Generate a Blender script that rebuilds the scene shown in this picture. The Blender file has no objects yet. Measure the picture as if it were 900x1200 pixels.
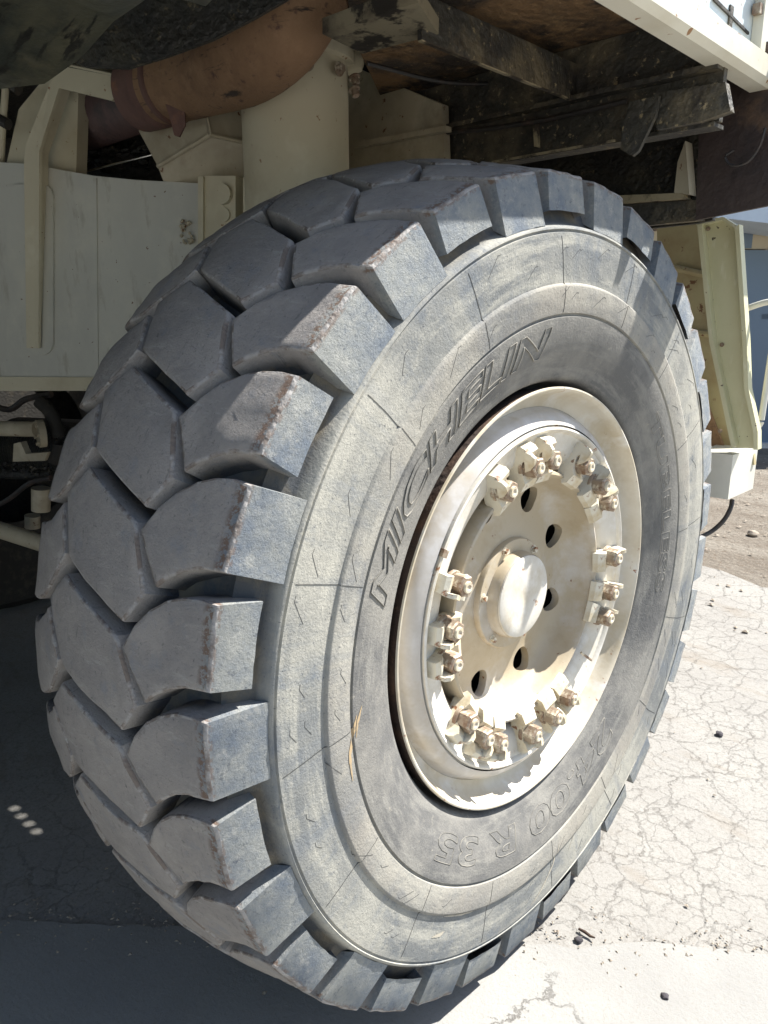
import bpy, bmesh, math, random
from math import sin, cos, pi, radians, sqrt, atan2, hypot
from mathutils import Vector, Matrix, noise
random.seed(7)
S = bpy.context.scene
COL = S.collection
H = 0.985                                    # axle height above the ground

# ---------------------------------------------------------------- camera
CAMP = Vector((0.90917, -1.48522, 0.65907 + H))
RGT = Vector((0.7167, 0.6974, 0.0)).normalized()
FWD = Vector((-0.6757, 0.6943, -0.2476)).normalized()
UPV = RGT.cross(FWD).normalized()
FPX = 874.5
cam = bpy.data.cameras.new('camera')
camo = bpy.data.objects.new('camera', cam)
COL.objects.link(camo)
camo.matrix_world = Matrix(((RGT.x, UPV.x, -FWD.x, CAMP.x), (RGT.y, UPV.y, -FWD.y, CAMP.y),
                            (RGT.z, UPV.z, -FWD.z, CAMP.z), (0, 0, 0, 1)))
cam.sensor_fit = 'VERTICAL'
cam.sensor_height = 36
cam.lens = FPX / 1200 * 36
cam.clip_start = 0.05
cam.clip_end = 500
S.camera = camo

# ---------------------------------------------------------------- sky and sun
TRAVEL = Vector((-0.26, -0.54, -0.81)).normalized()
elev = math.asin(-TRAVEL.z)
w = bpy.data.worlds.new("World")
S.world = w
w.use_nodes = True
nt = w.node_tree
bg = nt.nodes['Background']
sky = nt.nodes.new('ShaderNodeTexSky')
sky.sky_type = 'NISHITA'
sky.sun_disc = False
sky.sun_elevation = elev
sky.sun_rotation = atan2(-TRAVEL.x, -TRAVEL.y)
nt.links.new(sky.outputs[0], bg.inputs[0])
bg.inputs[1].default_value = 0.075
sl = bpy.data.lights.new('sun', 'SUN')
sl.energy = 5.0
sl.angle = radians(0.5)
sl.color = (1.0, 0.97, 0.92)
so = bpy.data.objects.new('sun', sl)
COL.objects.link(so)
so.location = (3, 8, 12)
so.rotation_euler = TRAVEL.to_track_quat('-Z', 'Y').to_euler()
S.view_settings.view_transform = 'Standard'
S.view_settings.look = 'None'
S.view_settings.exposure = 1.4
S.view_settings.gamma = 1

# ---------------------------------------------------------------- measuring helpers (photo direction -> place in the yard)
def ray(px, py):
    return FWD + RGT * ((px - 450) / FPX) - UPV * ((py - 600) / FPX)
def on(px, py, o, n):
    v = ray(px, py); o = Vector(o); n = Vector(n)
    return CAMP + v * ((o - CAMP).dot(n) / v.dot(n))
def onX(px, py, X): return on(px, py, (X, 0, 0), (1, 0, 0))
def onY(px, py, Y): return on(px, py, (0, Y, 0), (0, 1, 0))
def onZ(px, py, Z): return on(px, py, (0, 0, Z), (0, 0, 1))
def onD(px, py, d):                          # at horizontal depth d from the viewpoint
    return on(px, py, CAMP + Vector((FWD.x, FWD.y, 0)).normalized() * d, Vector((FWD.x, FWD.y, 0)))

# ---------------------------------------------------------------- materials
def M(name, layers, rough=0.6, bump=0.0, bscale=60, metal=0.0, spec=0.5, coord='Object', bdist=0.01):
    """layers: list of (rgb, noise_scale, lo, hi, detail, stretch) - first is the base"""
    m = bpy.data.materials.new(name); m.use_nodes = True
    t = m.node_tree; N = t.nodes; L = t.links
    b = N['Principled BSDF']
    tc = N.new('ShaderNodeTexCoord')
    cur = None
    for i, la in enumerate(layers):
        if i == 0:
            rgb = N.new('ShaderNodeRGB'); rgb.outputs[0].default_value = (*la[0], 1); cur = rgb.outputs[0]; continue
        col, sc, lo, hi, det, st = la
        mp = N.new('ShaderNodeMapping'); mp.inputs['Scale'].default_value = st
        mp.inputs['Location'].default_value = (i * 3.7, i * 1.9, i * 5.3)
        L.new(tc.outputs[coord], mp.inputs[0])
        nz = N.new('ShaderNodeTexNoise'); nz.inputs['Scale'].default_value = sc
        nz.inputs['Detail'].default_value = det; nz.inputs['Roughness'].default_value = 0.65
        L.new(mp.outputs[0], nz.inputs['Vector'])
        mr = N.new('ShaderNodeMapRange'); mr.inputs[1].default_value = lo; mr.inputs[2].default_value = hi
        L.new(nz.outputs[0], mr.inputs[0])
        mx = N.new('ShaderNodeMix'); mx.data_type = 'RGBA'
        L.new(mr.outputs[0], mx.inputs[0]); L.new(cur, mx.inputs[6]); mx.inputs[7].default_value = (*col, 1)
        cur = mx.outputs[2]
    L.new(cur, b.inputs['Base Color'])
    b.inputs['Roughness'].default_value = rough
    b.inputs['Metallic'].default_value = metal
    b.inputs['Specular IOR Level'].default_value = spec
    if bump:
        nz = N.new('ShaderNodeTexNoise'); nz.inputs['Scale'].default_value = bscale; nz.inputs['Detail'].default_value = 6
        L.new(tc.outputs[coord], nz.inputs['Vector'])
        bp = N.new('ShaderNodeBump'); bp.inputs['Strength'].default_value = bump; bp.inputs['Distance'].default_value = bdist
        L.new(nz.outputs[0], bp.inputs['Height']); L.new(bp.outputs[0], b.inputs['Normal'])
    m['top'] = 0
    return m
U = (1, 1, 1)
MT = {}
MT['cream'] = M('cream_paint', [((.56, .51, .37),), ((.40, .34, .22), 3, .5, .8, 5, U), ((.66, .62, .48), 6, .55, .8, 4, U),
                ((.25, .13, .05), 40, .67, .72, 3, U)], .5, .15, 90, bdist=.003)
MT['creamdirty'] = M('dusty_cream_paint', [((.44, .39, .28),), ((.26, .21, .14), 3, .45, .75, 6, U), ((.55, .50, .38), 7, .5, .8, 4, U),
                ((.16, .08, .04), 34, .66, .70, 3, U), ((.10, .09, .07), 2.2, .60, .78, 6, U)], .55, .25, 70, bdist=.003)
MT['beam'] = M('grey_cream_paint', [((.54, .53, .46),), ((.44, .43, .38), 2.5, .42, .70, 8, (1, 1, .4)), ((.60, .58, .49), 9, .5, .8, 4, U), ((.36, .33, .26), 16, .58, .72, 7, (1, 1, .3)),
                ((.16, .09, .05), 46, .72, .74, 2, U)], .38, .12, 50, bdist=.002)
MT['pale'] = M('pale_paint', [((.66, .63, .52),), ((.55, .50, .38), 4, .5, .8, 5, U), ((.3, .16, .07), 30, .70, .73, 2, U)], .4, .08, 80, bdist=.002)
MT['skirt'] = M('blue_white_paint', [((.62, .68, .68),), ((.50, .56, .56), 3, .45, .8, 4, U), ((.3, .22, .14), 36, .69, .72, 2, U)], .35, .05, 80, bdist=.002)
MT['wheelwhite'] = M('chalky_rim_paint', [((.62, .585, .51),), ((.48, .41, .29), 9, .48, .76, 6, U), ((.74, .73, .70), 14, .5, .8, 4, U),
                ((.26, .12, .05), 30, .66, .72, 4, U)], .45, .2, 120, bdist=.002)
MT['darkrust'] = M('dark_rim_rust', [((.045, .028, .02),), ((.13, .07, .04), 9, .5, .7, 6, U)], .8, .4, 60)
MT['silver'] = M('bluish_rim_paint', [((.45, .425, .39),), ((.38, .32, .23), 6, .48, .70, 6, U), ((.58, .57, .56), 12, .5, .8, 4, U)], .4, .1, 100, bdist=.002)
MT['flange'] = M('worn_flange_paint', [((.58, .53, .43),), ((.42, .34, .21), 5, .45, .75, 6, U), ((.66, .65, .62), 11, .52, .8, 4, U),
                ((.24, .10, .045), 22, .66, .71, 5, U)], .4, .15, 120, bdist=.002)
MT['disc'] = M('tan_disc_paint', [((.44, .37, .26),), ((.56, .55, .53), 4, .50, .72, 6, U), ((.36, .28, .17), 10, .5, .8, 6, U),
                ((.20, .10, .05), 44, .69, .74, 3, U)], .45, .18, 120, bdist=.002)
MT['nut'] = M('rusty_nut', [((.31, .245, .18),), ((.20, .12, .075), 50, .46, .62, 4, U), ((.60, .54, .42), 38, .52, .64, 4, U)], .5, .25, 160, metal=.3, bdist=.0015)
MT['clamp'] = M('chipped_clamp_paint', [((.62, .58, .47),), ((.48, .38, .22), 16, .47, .70, 6, U), ((.24, .11, .05), 34, .60, .67, 5, U)], .5, .35, 110, bdist=.003)
MT['rustpipe'] = M('orange_rust_pipe', [((.26, .155, .085),), ((.15, .085, .05), 4, .47, .66, 8, U), ((.34, .21, .12), 12, .5, .72, 7, U),
                ((.045, .032, .025), 5, .60, .65, 9, (1, 1, 7)), ((.09, .05, .04), 30, .60, .70, 5, U)], .85, .6, 70, bdist=.008)
MT['purple'] = M('purple_rust', [((.15, .085, .07),), ((.09, .05, .045), 8, .45, .7, 6, U), ((.25, .12, .07), 18, .55, .75, 4, U)], .85, .5, 70, bdist=.005)
MT['bellows'] = M('sooty_bellows', [((.10, .06, .055),), ((.05, .035, .035), 9, .45, .65, 5, U)], .6, .3, 60)
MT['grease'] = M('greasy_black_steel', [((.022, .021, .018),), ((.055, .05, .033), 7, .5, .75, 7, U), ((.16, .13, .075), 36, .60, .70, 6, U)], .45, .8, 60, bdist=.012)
MT['deckrust'] = M('rusty_deck_underside', [((.05, .038, .028),), ((.22, .13, .06), 2.6, .47, .58, 9, U), ((.02, .016, .014), 5, .50, .60, 9, U), ((.30, .19, .09), 13, .58, .68, 8, U),
                ((.33, .22, .11), 60, .62, .70, 5, U)], .7, .9, 40, bdist=.015)
MT['darkbeam'] = M('soiled_dark_crossmember', [((.045, .042, .034),), ((.16, .13, .08), 5, .50, .66, 8, U), ((.02, .018, .018), 9, .5, .7, 7, U),
                ((.30, .24, .14), 55, .61, .68, 5, U)], .55, .8, 50, bdist=.010)
MT['edge'] = M('pale_tan_edge', [((.36, .30, .19),), ((.05, .04, .03), 9, .46, .56, 5, U)], .5, .4, 90, bdist=.004)  # pale tan; paints edge highlights, also colours the ledge and bracket
MT['brownplate'] = M('dark_maroon_plate', [((.035, .022, .018),), ((.13, .075, .04), 5, .55, .68, 8, U), ((.065, .045, .035), 3, .45, .75, 6, U), ((.02, .015, .015), 8, .55, .75, 6, U)], .6, .5, 50, bdist=.006)
MT['sootcream'] = M('sooty_cream_steel', [((.26, .225, .15),), ((.07, .055, .04), 5, .48, .62, 8, U), ((.03, .025, .02), 9, .56, .62, 6, U)], .6, .3, 60, bdist=.004)
MT['hood'] = M('oily_green_fender', [((.065, .064, .042),), ((.028, .032, .026), 2.4, .45, .56, 8, (1, 3, 1)), ((.12, .105, .065), 7, .55, .75, 6, U), ((.015, .015, .012), 6, .56, .60, 9, (1, 5, 1))], .35, .3, 25, bdist=.012)
MT['blackhose'] = M('black_rubber_hose', [((.03, .027, .025),), ((.09, .06, .045), 20, .5, .8, 3, U)], .5, .1, 80, bdist=.002)
MT['chrome'] = M('bright_rod', [((.75, .73, .68),)], .2, 0, metal=1.0)
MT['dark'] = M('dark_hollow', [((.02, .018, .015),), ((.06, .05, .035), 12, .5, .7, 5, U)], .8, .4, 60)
MT['tan'] = M('tan_fender_sheet', [((.42, .36, .20),), ((.30, .22, .11), 5, .45, .75, 6, U), ((.15, .07, .03), 24, .64, .69, 4, U)], .5, .15, 70, bdist=.003)
MT['sheet'] = M('yellow_cream_sheet', [((.58, .56, .36),), ((.50, .47, .28), 4, .45, .8, 5, U), ((.68, .66, .50), 12, .58, .8, 3, (4, 4, 1)), ((.12, .10, .07), 42, .705, .73, 2, U)], .45, .08, 70, bdist=.002)
MT['tank'] = M('white_box_paint', [((.64, .63, .55),), ((.52, .51, .42), 5, .5, .8, 4, U)], .4, .05, 70, bdist=.002)
MT['wood'] = M('dry_twig', [((.05, .03, .02),), ((.12, .08, .05), 40, .5, .7, 4, U)], .9, .4, 90)
MT['stone'] = M('yard_stone', [((.33, .28, .22),), ((.20, .16, .12), 60, .5, .7, 4, U)], .9, .4, 90)
MT['darkstone'] = M('dark_stone', [((.05, .045, .05),), ((.12, .1, .1), 60, .5, .7, 4, U)], .9, .4, 90)
MT['wall'] = M('beige_wall_panel', [((.50, .44, .32),), ((.44, .38, .27), 2, .4, .8, 4, U)], .7, .05, 40)
MT['winframe'] = M('blue_grey_window_frame', [((.14, .20, .27),)], .4)
MT['gutter'] = M('pale_blue_fascia', [((.52, .60, .68),), ((.45, .52, .6), 3, .4, .8, 3, U)], .5)
MT['kerb'] = M('white_kerb', [((.72, .68, .60),), ((.5, .45, .38), 9, .5, .8, 4, U)], .8, .2, 60)
gl = M('dark_window_glass', [((.035, .075, .11),), ((.09, .15, .19), .9, .50, .62, 2, U), ((.02, .04, .045), 1.6, .55, .62, 1, U)], .08, 0)
MT['glass'] = gl

def rubber(name, tread):
    m = bpy.data.materials.new(name); m.use_nodes = True
    t = m.node_tree; N = t.nodes; L = t.links; b = N['Principled BSDF']
    tc = N.new('ShaderNodeTexCoord')
    if tread:
        oi0 = N.new('ShaderNodeObjectInfo'); va = N.new('ShaderNodeVectorMath'); va.operation = 'MULTIPLY_ADD'
        cx0 = N.new('ShaderNodeCombineXYZ')
        for i in range(3): L.new(oi0.outputs['Random'], cx0.inputs[i])
        L.new(cx0.outputs[0], va.inputs[0]); va.inputs[1].default_value = (9, 17, 23); L.new(tc.outputs['Object'], va.inputs[2])
        SRC = va.outputs[0]
    else: SRC = tc.outputs['Object']
    def nz(sc, det=6, ro=.65, st=(1, 1, 1), off=0):
        mp = N.new('ShaderNodeMapping'); mp.inputs['Scale'].default_value = st; mp.inputs['Location'].default_value = (off, off * .7, off * 1.3)
        L.new(SRC, mp.inputs[0])
        n = N.new('ShaderNodeTexNoise'); n.inputs['Scale'].default_value = sc; n.inputs['Detail'].default_value = det; n.inputs['Roughness'].default_value = ro
        L.new(mp.outputs[0], n.inputs['Vector']); return n.outputs[0]
    def mr(x, a, bb, c=0, d=1):
        r = N.new('ShaderNodeMapRange'); r.inputs[1].default_value = a; r.inputs[2].default_value = bb; r.inputs[3].default_value = c; r.inputs[4].default_value = d
        L.new(x, r.inputs[0]); return r.outputs[0]
    def mul(a, c):
        r = N.new('ShaderNodeMath'); r.operation = 'MULTIPLY'; L.new(a, r.inputs[0])
        if isinstance(c, float): r.inputs[1].default_value = c
        else: L.new(c, r.inputs[1])
        return r.outputs[0]
    def mix(f, a, c):
        r = N.new('ShaderNodeMix'); r.data_type = 'RGBA'; L.new(f, r.inputs[0])
        if isinstance(a, tuple): r.inputs[6].default_value = (*a, 1)
        else: L.new(a, r.inputs[6])
        if isinstance(c, tuple): r.inputs[7].default_value = (*c, 1)
        else: L.new(c, r.inputs[7])
        return r.outputs[2]
    sp = N.new('ShaderNodeSeparateXYZ'); L.new(tc.outputs['Object'], sp.inputs[0])
    cb = N.new('ShaderNodeCombineXYZ'); L.new(sp.outputs[1], cb.inputs[1]); L.new(sp.outputs[2], cb.inputs[2])
    ln = N.new('ShaderNodeVectorMath'); ln.operation = 'LENGTH'; L.new(cb.outputs[0], ln.inputs[0])
    R = ln.outputs['Value']
    X = sp.outputs[0]
    if tread:
        oi = N.new('ShaderNodeObjectInfo')
        c = mix(mr(nz(4, 7), .35, .7), TREAD_A, TREAD_B)
        c = mix(mul(mr(oi.outputs['Random'], 0, 1), .4), c, (.28, .265, .255))
        c = mix(mul(mr(nz(9, 8, .78, off=31), .44, .60), .45), c, (.215, .205, .20))
        c = mix(mul(mr(nz(22, 6, .8, (.35, 2.2, 2.2), off=41), .56, .66), .5), c, (.44, .42, .39))
        c = mix(mul(mr(nz(30, 5, .8, (2.6, .4, .6), off=43), .60, .66), .5), c, (.11, .11, .11))
        c = mix(mul(mr(nz(13, 6, .7, off=4), .56, .72), 0.6), c, (.22, .245, .28))         # bluish scuffs
        c = mix(mul(mr(nz(90, 4, .75, off=2), .62, .68), 0.5), c, (.07, .07, .07))
        c = mix(mul(mr(nz(150, 3, .7, off=22), .66, .70), 0.5), c, (.38, .37, .36))
        side = mr(X, -.004, .016)                                            # the shoulder face
        cs = mix(mr(nz(7, 8, .75, off=9), .40, .62), (.29, .295, .275), (.16, .185, .215))
        cs = mix(mul(mr(nz(55, 6, .8, off=5), .56, .66), .7), cs, (.08, .095, .12))
        cs = mix(mul(mr(nz(24, 7, .8, off=7), .53, .66), .6), cs, (.42, .41, .37))
        c = mix(side, c, cs)
        # chipped shoulder edge
        d = N.new('ShaderNodeMath'); d.operation = 'SUBTRACT'; L.new(X, d.inputs[0]); d.inputs[1].default_value = .012
        ab = N.new('ShaderNodeMath'); ab.operation = 'ABSOLUTE'; L.new(d.outputs[0], ab.inputs[0])
        band = mr(ab.outputs[0], .006, .016, 1, 0)
        chips = mul(mul(mr(nz(90, 4, .7, off=11), .47, .53), band), mr(R, .9445, .9485))
        c = mix(chips, c, (.19, .135, .105))
        # groove walls painted near black for groove shade, with some brown dust
        q = N.new('ShaderNodeMath'); q.operation = 'SUBTRACT'; L.new(R, q.inputs[0]); L.new(mr(X, -.26, .021, 0, -.059), q.inputs[1])
        low = mr(q.outputs[0], .974, .998, 1, 0)
        inner = mr(X, -.03, -.01, 1, 0)
        c = mix(mul(mul(low, inner), .9), c, mix(mr(nz(16, 6, off=13), .48, .64), (.055, .06, .07), (.15, .12, .085)))
        h1 = nz(34, 9, .78); h2 = nz(240, 4, off=3); bs = .75
    else:
        # circumferential coordinate: radius stretched, direction round the wheel soft
        dv = N.new('ShaderNodeVectorMath'); dv.operation = 'DIVIDE'; L.new(cb.outputs[0], dv.inputs[0])
        cr = N.new('ShaderNodeCombineXYZ'); [L.new(R, cr.inputs[i]) for i in range(3)]; L.new(cr.outputs[0], dv.inputs[1])
        sd2 = N.new('ShaderNodeSeparateXYZ'); L.new(dv.outputs[0], sd2.inputs[0])
        pc = N.new('ShaderNodeCombineXYZ'); r9 = mul(R, 9.0); L.new(r9, pc.inputs[0]); L.new(sd2.outputs[1], pc.inputs[1]); L.new(sd2.outputs[2], pc.inputs[2])
        pr2 = N.new('ShaderNodeCombineXYZ'); L.new(mul(R, 1.2), pr2.inputs[0]); L.new(mul(sd2.outputs[1], 9.0), pr2.inputs[1]); L.new(mul(sd2.outputs[2], 9.0), pr2.inputs[2])
        def pn(vec, sc, det=6, ro=.7):
            n = N.new('ShaderNodeTexNoise'); n.inputs['Scale'].default_value = sc; n.inputs['Detail'].default_value = det; n.inputs['Roughness'].default_value = ro
            L.new(vec.outputs[0], n.inputs['Vector']); return n.outputs[0]
        c = mix(mr(nz(1.6, 5, .65), .40, .60), (.17, .175, .17), (.37, .355, .305))
        c = mix(mul(mr(pn(pc, 2.2), .48, .62), .65), c, (.44, .42, .355))
        c = mix(mul(mr(pn(pr2, 1.6), .50, .66), .4), c, (.15, .17, .195))
        c = mix(mul(mr(nz(7, 8, .75, st=(1, 1.6, 1.6), off=4), .54, .67), .6), c, (.12, .14, .165))
        c = mix(mul(mr(nz(30, 6, .8, off=6), .58, .68), .45), c, (.42, .40, .34))
        c = mix(mul(mr(nz(150, 3, off=2), .63, .68), .6), c, (.05, .06, .08))
        band = mr(R, .668, .676, 1, 0)
        cbd = mix(mr(nz(4, 7, .7, off=8), .40, .62), (.125, .123, .118), (.225, .215, .192))
        cbd = mix(mul(mr(pn(pc, 3.1), .5, .62), .5), cbd, (.27, .26, .23))
        cbd = mix(mul(mr(nz(40, 5, .8, off=1), .60, .68), .4), cbd, (.36, .33, .27))
        c = mix(band, c, cbd)
        st = mr(R, .735, .741, 1, 0)
        lite = mul(st, mr(R, .672, .678, 0, 1))
        c = mix(mul(lite, mr(nz(5, 5, off=14), .35, .65, .15, .6)), c, (.30, .27, .225))
        deep = mr(R, .853, .862)                                             # groove floors: packed brown dirt, colour also lowered for groove shade
        dirt = mix(mr(nz(11, 7, .7, off=3), .42, .64), (.085, .09, .095), (.18, .155, .115))
        c = mix(deep, c, dirt)
        h1 = nz(26, 8, .7); h2 = nz(200, 4, off=3); bs = .45
    L.new(c, b.inputs['Base Color'])
    b.inputs['Roughness'].default_value = .82
    b.inputs['Specular IOR Level'].default_value = .25
    b1 = N.new('ShaderNodeBump'); b1.inputs['Strength'].default_value = bs; b1.inputs['Distance'].default_value = .010 if tread else .006
    L.new(h1, b1.inputs['Height'])
    b2 = N.new('ShaderNodeBump'); b2.inputs['Strength'].default_value = .35; b2.inputs['Distance'].default_value = .004
    L.new(h2, b2.inputs['Height']); L.new(b1.outputs[0], b2.inputs['Normal']); L.new(b2.outputs[0], b.inputs['Normal'])
    return m
TREAD_A = (.310, .288, .270); TREAD_B = (.425, .390, .352)
MT['side'] = rubber('dusty_sidewall_rubber', False)
MT['tread'] = rubber('worn_tread_rubber', True)
MT['tredge'] = M('abraded_rubber_edge', [((.30, .285, .27),), ((.17, .14, .12), 30, .44, .58, 7, U), ((.40, .38, .35), 60, .56, .66, 5, U)], .85, .8, 90, bdist=.006)
MT['letter'] = M('raised_letter_rubber', [((.12, .115, .10),), ((.22, .205, .175), 9, .42, .54, 4, U)], .8)
MT['ochre'] = M('ochre_scrape', [((.38, .28, .16),), ((.30, .24, .16), 60, .5, .7, 4, U)], .8)
MT['scuff'] = M('pale_scuff', [((.42, .38, .30),), ((.30, .28, .24), 60, .5, .7, 4, U)], .8)
MT['line'] = M('dark_mould_line', [((.055, .055, .05),), ((.13, .12, .10), 12, .5, .7, 4, U)], .9)

def ground_mat(name, kind):
    m = bpy.data.materials.new(name); m.use_nodes = True
    t = m.node_tree; N = t.nodes; L = t.links; b = N['Principled BSDF']
    tc = N.new('ShaderNodeTexCoord')
    def nz(sc, det=6, ro=.65, st=(1, 1, 1), col=False):
        mp = N.new('ShaderNodeMapping'); mp.inputs['Scale'].default_value = st; L.new(tc.outputs['Object'], mp.inputs[0])
        n = N.new('ShaderNodeTexNoise'); n.inputs['Scale'].default_value = sc; n.inputs['Detail'].default_value = det; n.inputs['Roughness'].default_value = ro
        L.new(mp.outputs[0], n.inputs['Vector']); return n.outputs[1 if col else 0]
    def mr(x, a, bb, c=0, d=1):
        r = N.new('ShaderNodeMapRange'); r.inputs[1].default_value = a; r.inputs[2].default_value = bb; r.inputs[3].default_value = c; r.inputs[4].default_value = d
        L.new(x, r.inputs[0]); return r.outputs[0]
    def mix(f, a, c):
        r = N.new('ShaderNodeMix'); r.data_type = 'RGBA'; L.new(f, r.inputs[0])
        if isinstance(a, tuple): r.inputs[6].default_value = (*a, 1)
        else: L.new(a, r.inputs[6])
        if isinstance(c, tuple): r.inputs[7].default_value = (*c, 1)
        else: L.new(c, r.inputs[7])
        return r.outputs[2]
    def mul(a, c):
        r = N.new('ShaderNodeMath'); r.operation = 'MULTIPLY'; L.new(a, r.inputs[0])
        if isinstance(c, float): r.inputs[1].default_value = c
        else: L.new(c, r.inputs[1])
        return r.outputs[0]
    def cracks(sc, wd, dist):
        n = N.new('ShaderNodeTexNoise'); n.inputs['Scale'].default_value = 7; n.inputs['Detail'].default_value = 6; n.inputs['Roughness'].default_value = .7
        L.new(tc.outputs['Object'], n.inputs['Vector'])
        n.inputs['Scale'].default_value = 4; n.inputs['Detail'].default_value = 9; n.inputs['Roughness'].default_value = .78
        ad = N.new('ShaderNodeVectorMath'); ad.operation = 'MULTIPLY_ADD'; L.new(n.outputs[1], ad.inputs[0]); ad.inputs[1].default_value = (dist, dist, 0)
        L.new(tc.outputs['Object'], ad.inputs[2])
        v = N.new('ShaderNodeTexVoronoi'); v.feature = 'DISTANCE_TO_EDGE'; v.inputs['Scale'].default_value = sc
        v.voronoi_dimensions = '2D'
        L.new(ad.outputs[0], v.inputs['Vector'])
        return mr(v.outputs['Distance'], 0, wd, 1, 0)
    if kind == 'asphalt':
        c = mix(mr(nz(1.2, 7), .35, .7), (.25, .24, .222), (.315, .305, .28))
        c = mix(mr(nz(90, 4, .8), .50, .70), c, (.20, .185, .165))
        c = mix(mul(mr(nz(2.3, 5, .7, (.6, 1.4, 1)), .55, .70), .6), c, (.20, .165, .125))
        k1 = mul(cracks(5.4, .017, .20), mr(nz(5, 5, .8), .36, .52, .2, 1)); k2 = mul(cracks(14, .030, .16), mr(nz(2.2, 5), .42, .60, 0, .6)) 
        mxn = N.new('ShaderNodeMath'); mxn.operation = 'MAXIMUM'; L.new(mul(k1, mr(nz(3.1, 4), .36, .52, .25, 1)), mxn.inputs[0]); L.new(k2, mxn.inputs[1])
        k = mxn.outputs[0]
        c = mix(mul(mr(nz(160, 3, .8), .56, .64), .5), c, (.15, .14, .125))
        c = mix(mul(k, .40), c, (.13, .105, .08)); hgt = k; rough = .9; amt = -.55; bd = .014
    elif kind == 'slab':
        c = mix(mr(nz(1.5, 7), .35, .7), (.25, .245, .232), (.32, .313, .292))
        c = mix(mr(nz(110, 4, .8), .52, .72), c, (.24, .225, .20))
        k = mul(mul(cracks(.8, .004, .3), mr(nz(1.1, 3), .5, .6)), .5)
        c = mix(k, c, (.16, .13, .10)); hgt = k; rough = .85; amt = -.7; bd = .01
    else:
        c = mix(mr(nz(1.1, 7, .7, (.5, 2, 1)), .38, .62), (.21, .18, .145), (.30, .27, .225))
        c = mix(mr(nz(22, 6, .8), .52, .66), c, (.16, .12, .085))
        c = mix(mr(nz(60, 3, .8), .60, .68), c, (.42, .38, .32))
        hgt = nz(18, 7, .75); rough = .95; amt = 1.0; bd = .05
    L.new(c, b.inputs['Base Color']); b.inputs['Roughness'].default_value = rough; b.inputs['Specular IOR Level'].default_value = .2
    b1 = N.new('ShaderNodeBump'); b1.inputs['Strength'].default_value = abs(amt); b1.inputs['Distance'].default_value = bd; b1.invert = amt < 0
    L.new(hgt, b1.inputs['Height'])
    b2 = N.new('ShaderNodeBump'); b2.inputs['Strength'].default_value = .6; b2.inputs['Distance'].default_value = .006
    L.new(nz(70, 6, .8), b2.inputs['Height']); L.new(b1.outputs[0], b2.inputs['Normal']); L.new(b2.outputs[0], b.inputs['Normal'])
    return m
MT['asphalt'] = ground_mat('crazed_pale_asphalt', 'asphalt')
MT['slab'] = ground_mat('pale_concrete_slab', 'slab')
MT['dirt'] = ground_mat('gravelly_dirt', 'dirt')

# ---------------------------------------------------------------- mesh helpers
ORI = {}
def link(name, me, mat, parent=None, sharp=35, frame=None):
    """link one mesh object; vertices are in the parent's own frame for sub-parts, in yard coordinates for parts of a root"""
    o = bpy.data.objects.new(name, me)
    if mat and not me.materials: me.materials.append(MT[mat])
    if sharp and me.polygons:
        me.polygons.foreach_set('use_smooth', [True] * len(me.polygons))
        me.set_sharp_from_angle(angle=radians(sharp))
    COL.objects.link(o)
    if parent:
        o.parent = parent
        if parent.type == 'EMPTY':
            o.location = -Vector(parent.location) + (Vector(frame) if frame else Vector((0, 0, 0)))
    return o
def from_bm(bm, bevel=0, seg=1):
    if bevel:
        es = [e for e in bm.edges if len(e.link_faces) == 2 and e.calc_face_angle(0) > .5]
        bmesh.ops.bevel(bm, geom=es, offset=bevel, segments=seg, affect='EDGES', profile=.6, clamp_overlap=True)
    bmesh.ops.recalc_face_normals(bm, faces=bm.faces)
    me = bpy.data.meshes.new('m'); bm.to_mesh(me); bm.free(); return me
def add_prism(bm, pts, vec):
    a = [bm.verts.new(p) for p in pts]; v = Vector(vec)
    c = [bm.verts.new(Vector(p) + v) for p in pts]
    bm.faces.new(a); bm.faces.new(c[::-1])
    for i in range(len(a)):
        j = (i + 1) % len(a); bm.faces.new((a[j], a[i], c[i], c[j]))
def add_box(bm, lo, hi):
    x0, y0, z0 = lo; x1, y1, z1 = hi
    add_prism(bm, [(x0, y0, z0), (x1, y0, z0), (x1, y1, z0), (x0, y1, z0)], (0, 0, z1 - z0))
def frames(pts):
    out = []
    up = Vector((0, 0, 1))
    for i, p in enumerate(pts):
        d = (pts[min(i + 1, len(pts) - 1)] - pts[max(i - 1, 0)]).normalized()
        s = d.cross(up)
        if s.length < .05: s = d.cross(Vector((1, 0, 0)))
        s.normalize(); out.append((p, s, d.cross(s).normalized()))
    return out
def add_tube(bm, pts, r, n=14, caps=True):
    pts = [Vector(p) for p in pts]; rings = []
    for i, (p, s, t) in enumerate(frames(pts)):
        rr = r[i] if isinstance(r, (list, tuple)) else r
        rings.append([bm.verts.new(p + s * rr * cos(2 * pi * k / n) + t * rr * sin(2 * pi * k / n)) for k in range(n)])
    for a, c in zip(rings, rings[1:]):
        for k in range(n): bm.faces.new((a[k], a[(k + 1) % n], c[(k + 1) % n], c[k]))
    if caps: bm.faces.new(rings[0][::-1]); bm.faces.new(rings[-1])
def smooth_path(pts, n=6):
    pts = [Vector(p) for p in pts]; P = [pts[0] * 2 - pts[1]] + pts + [pts[-1] * 2 - pts[-2]]; out = []
    for i in range(1, len(P) - 2):
        for k in range(n):
            t = k / n; a, b, c, d = P[i - 1:i + 3]
            out.append(.5 * ((2 * b) + (c - a) * t + (2 * a - 5 * b + 4 * c - d) * t * t + (3 * b - a - 3 * c + d) * t ** 3))
    out.append(pts[-1]); return out
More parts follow.
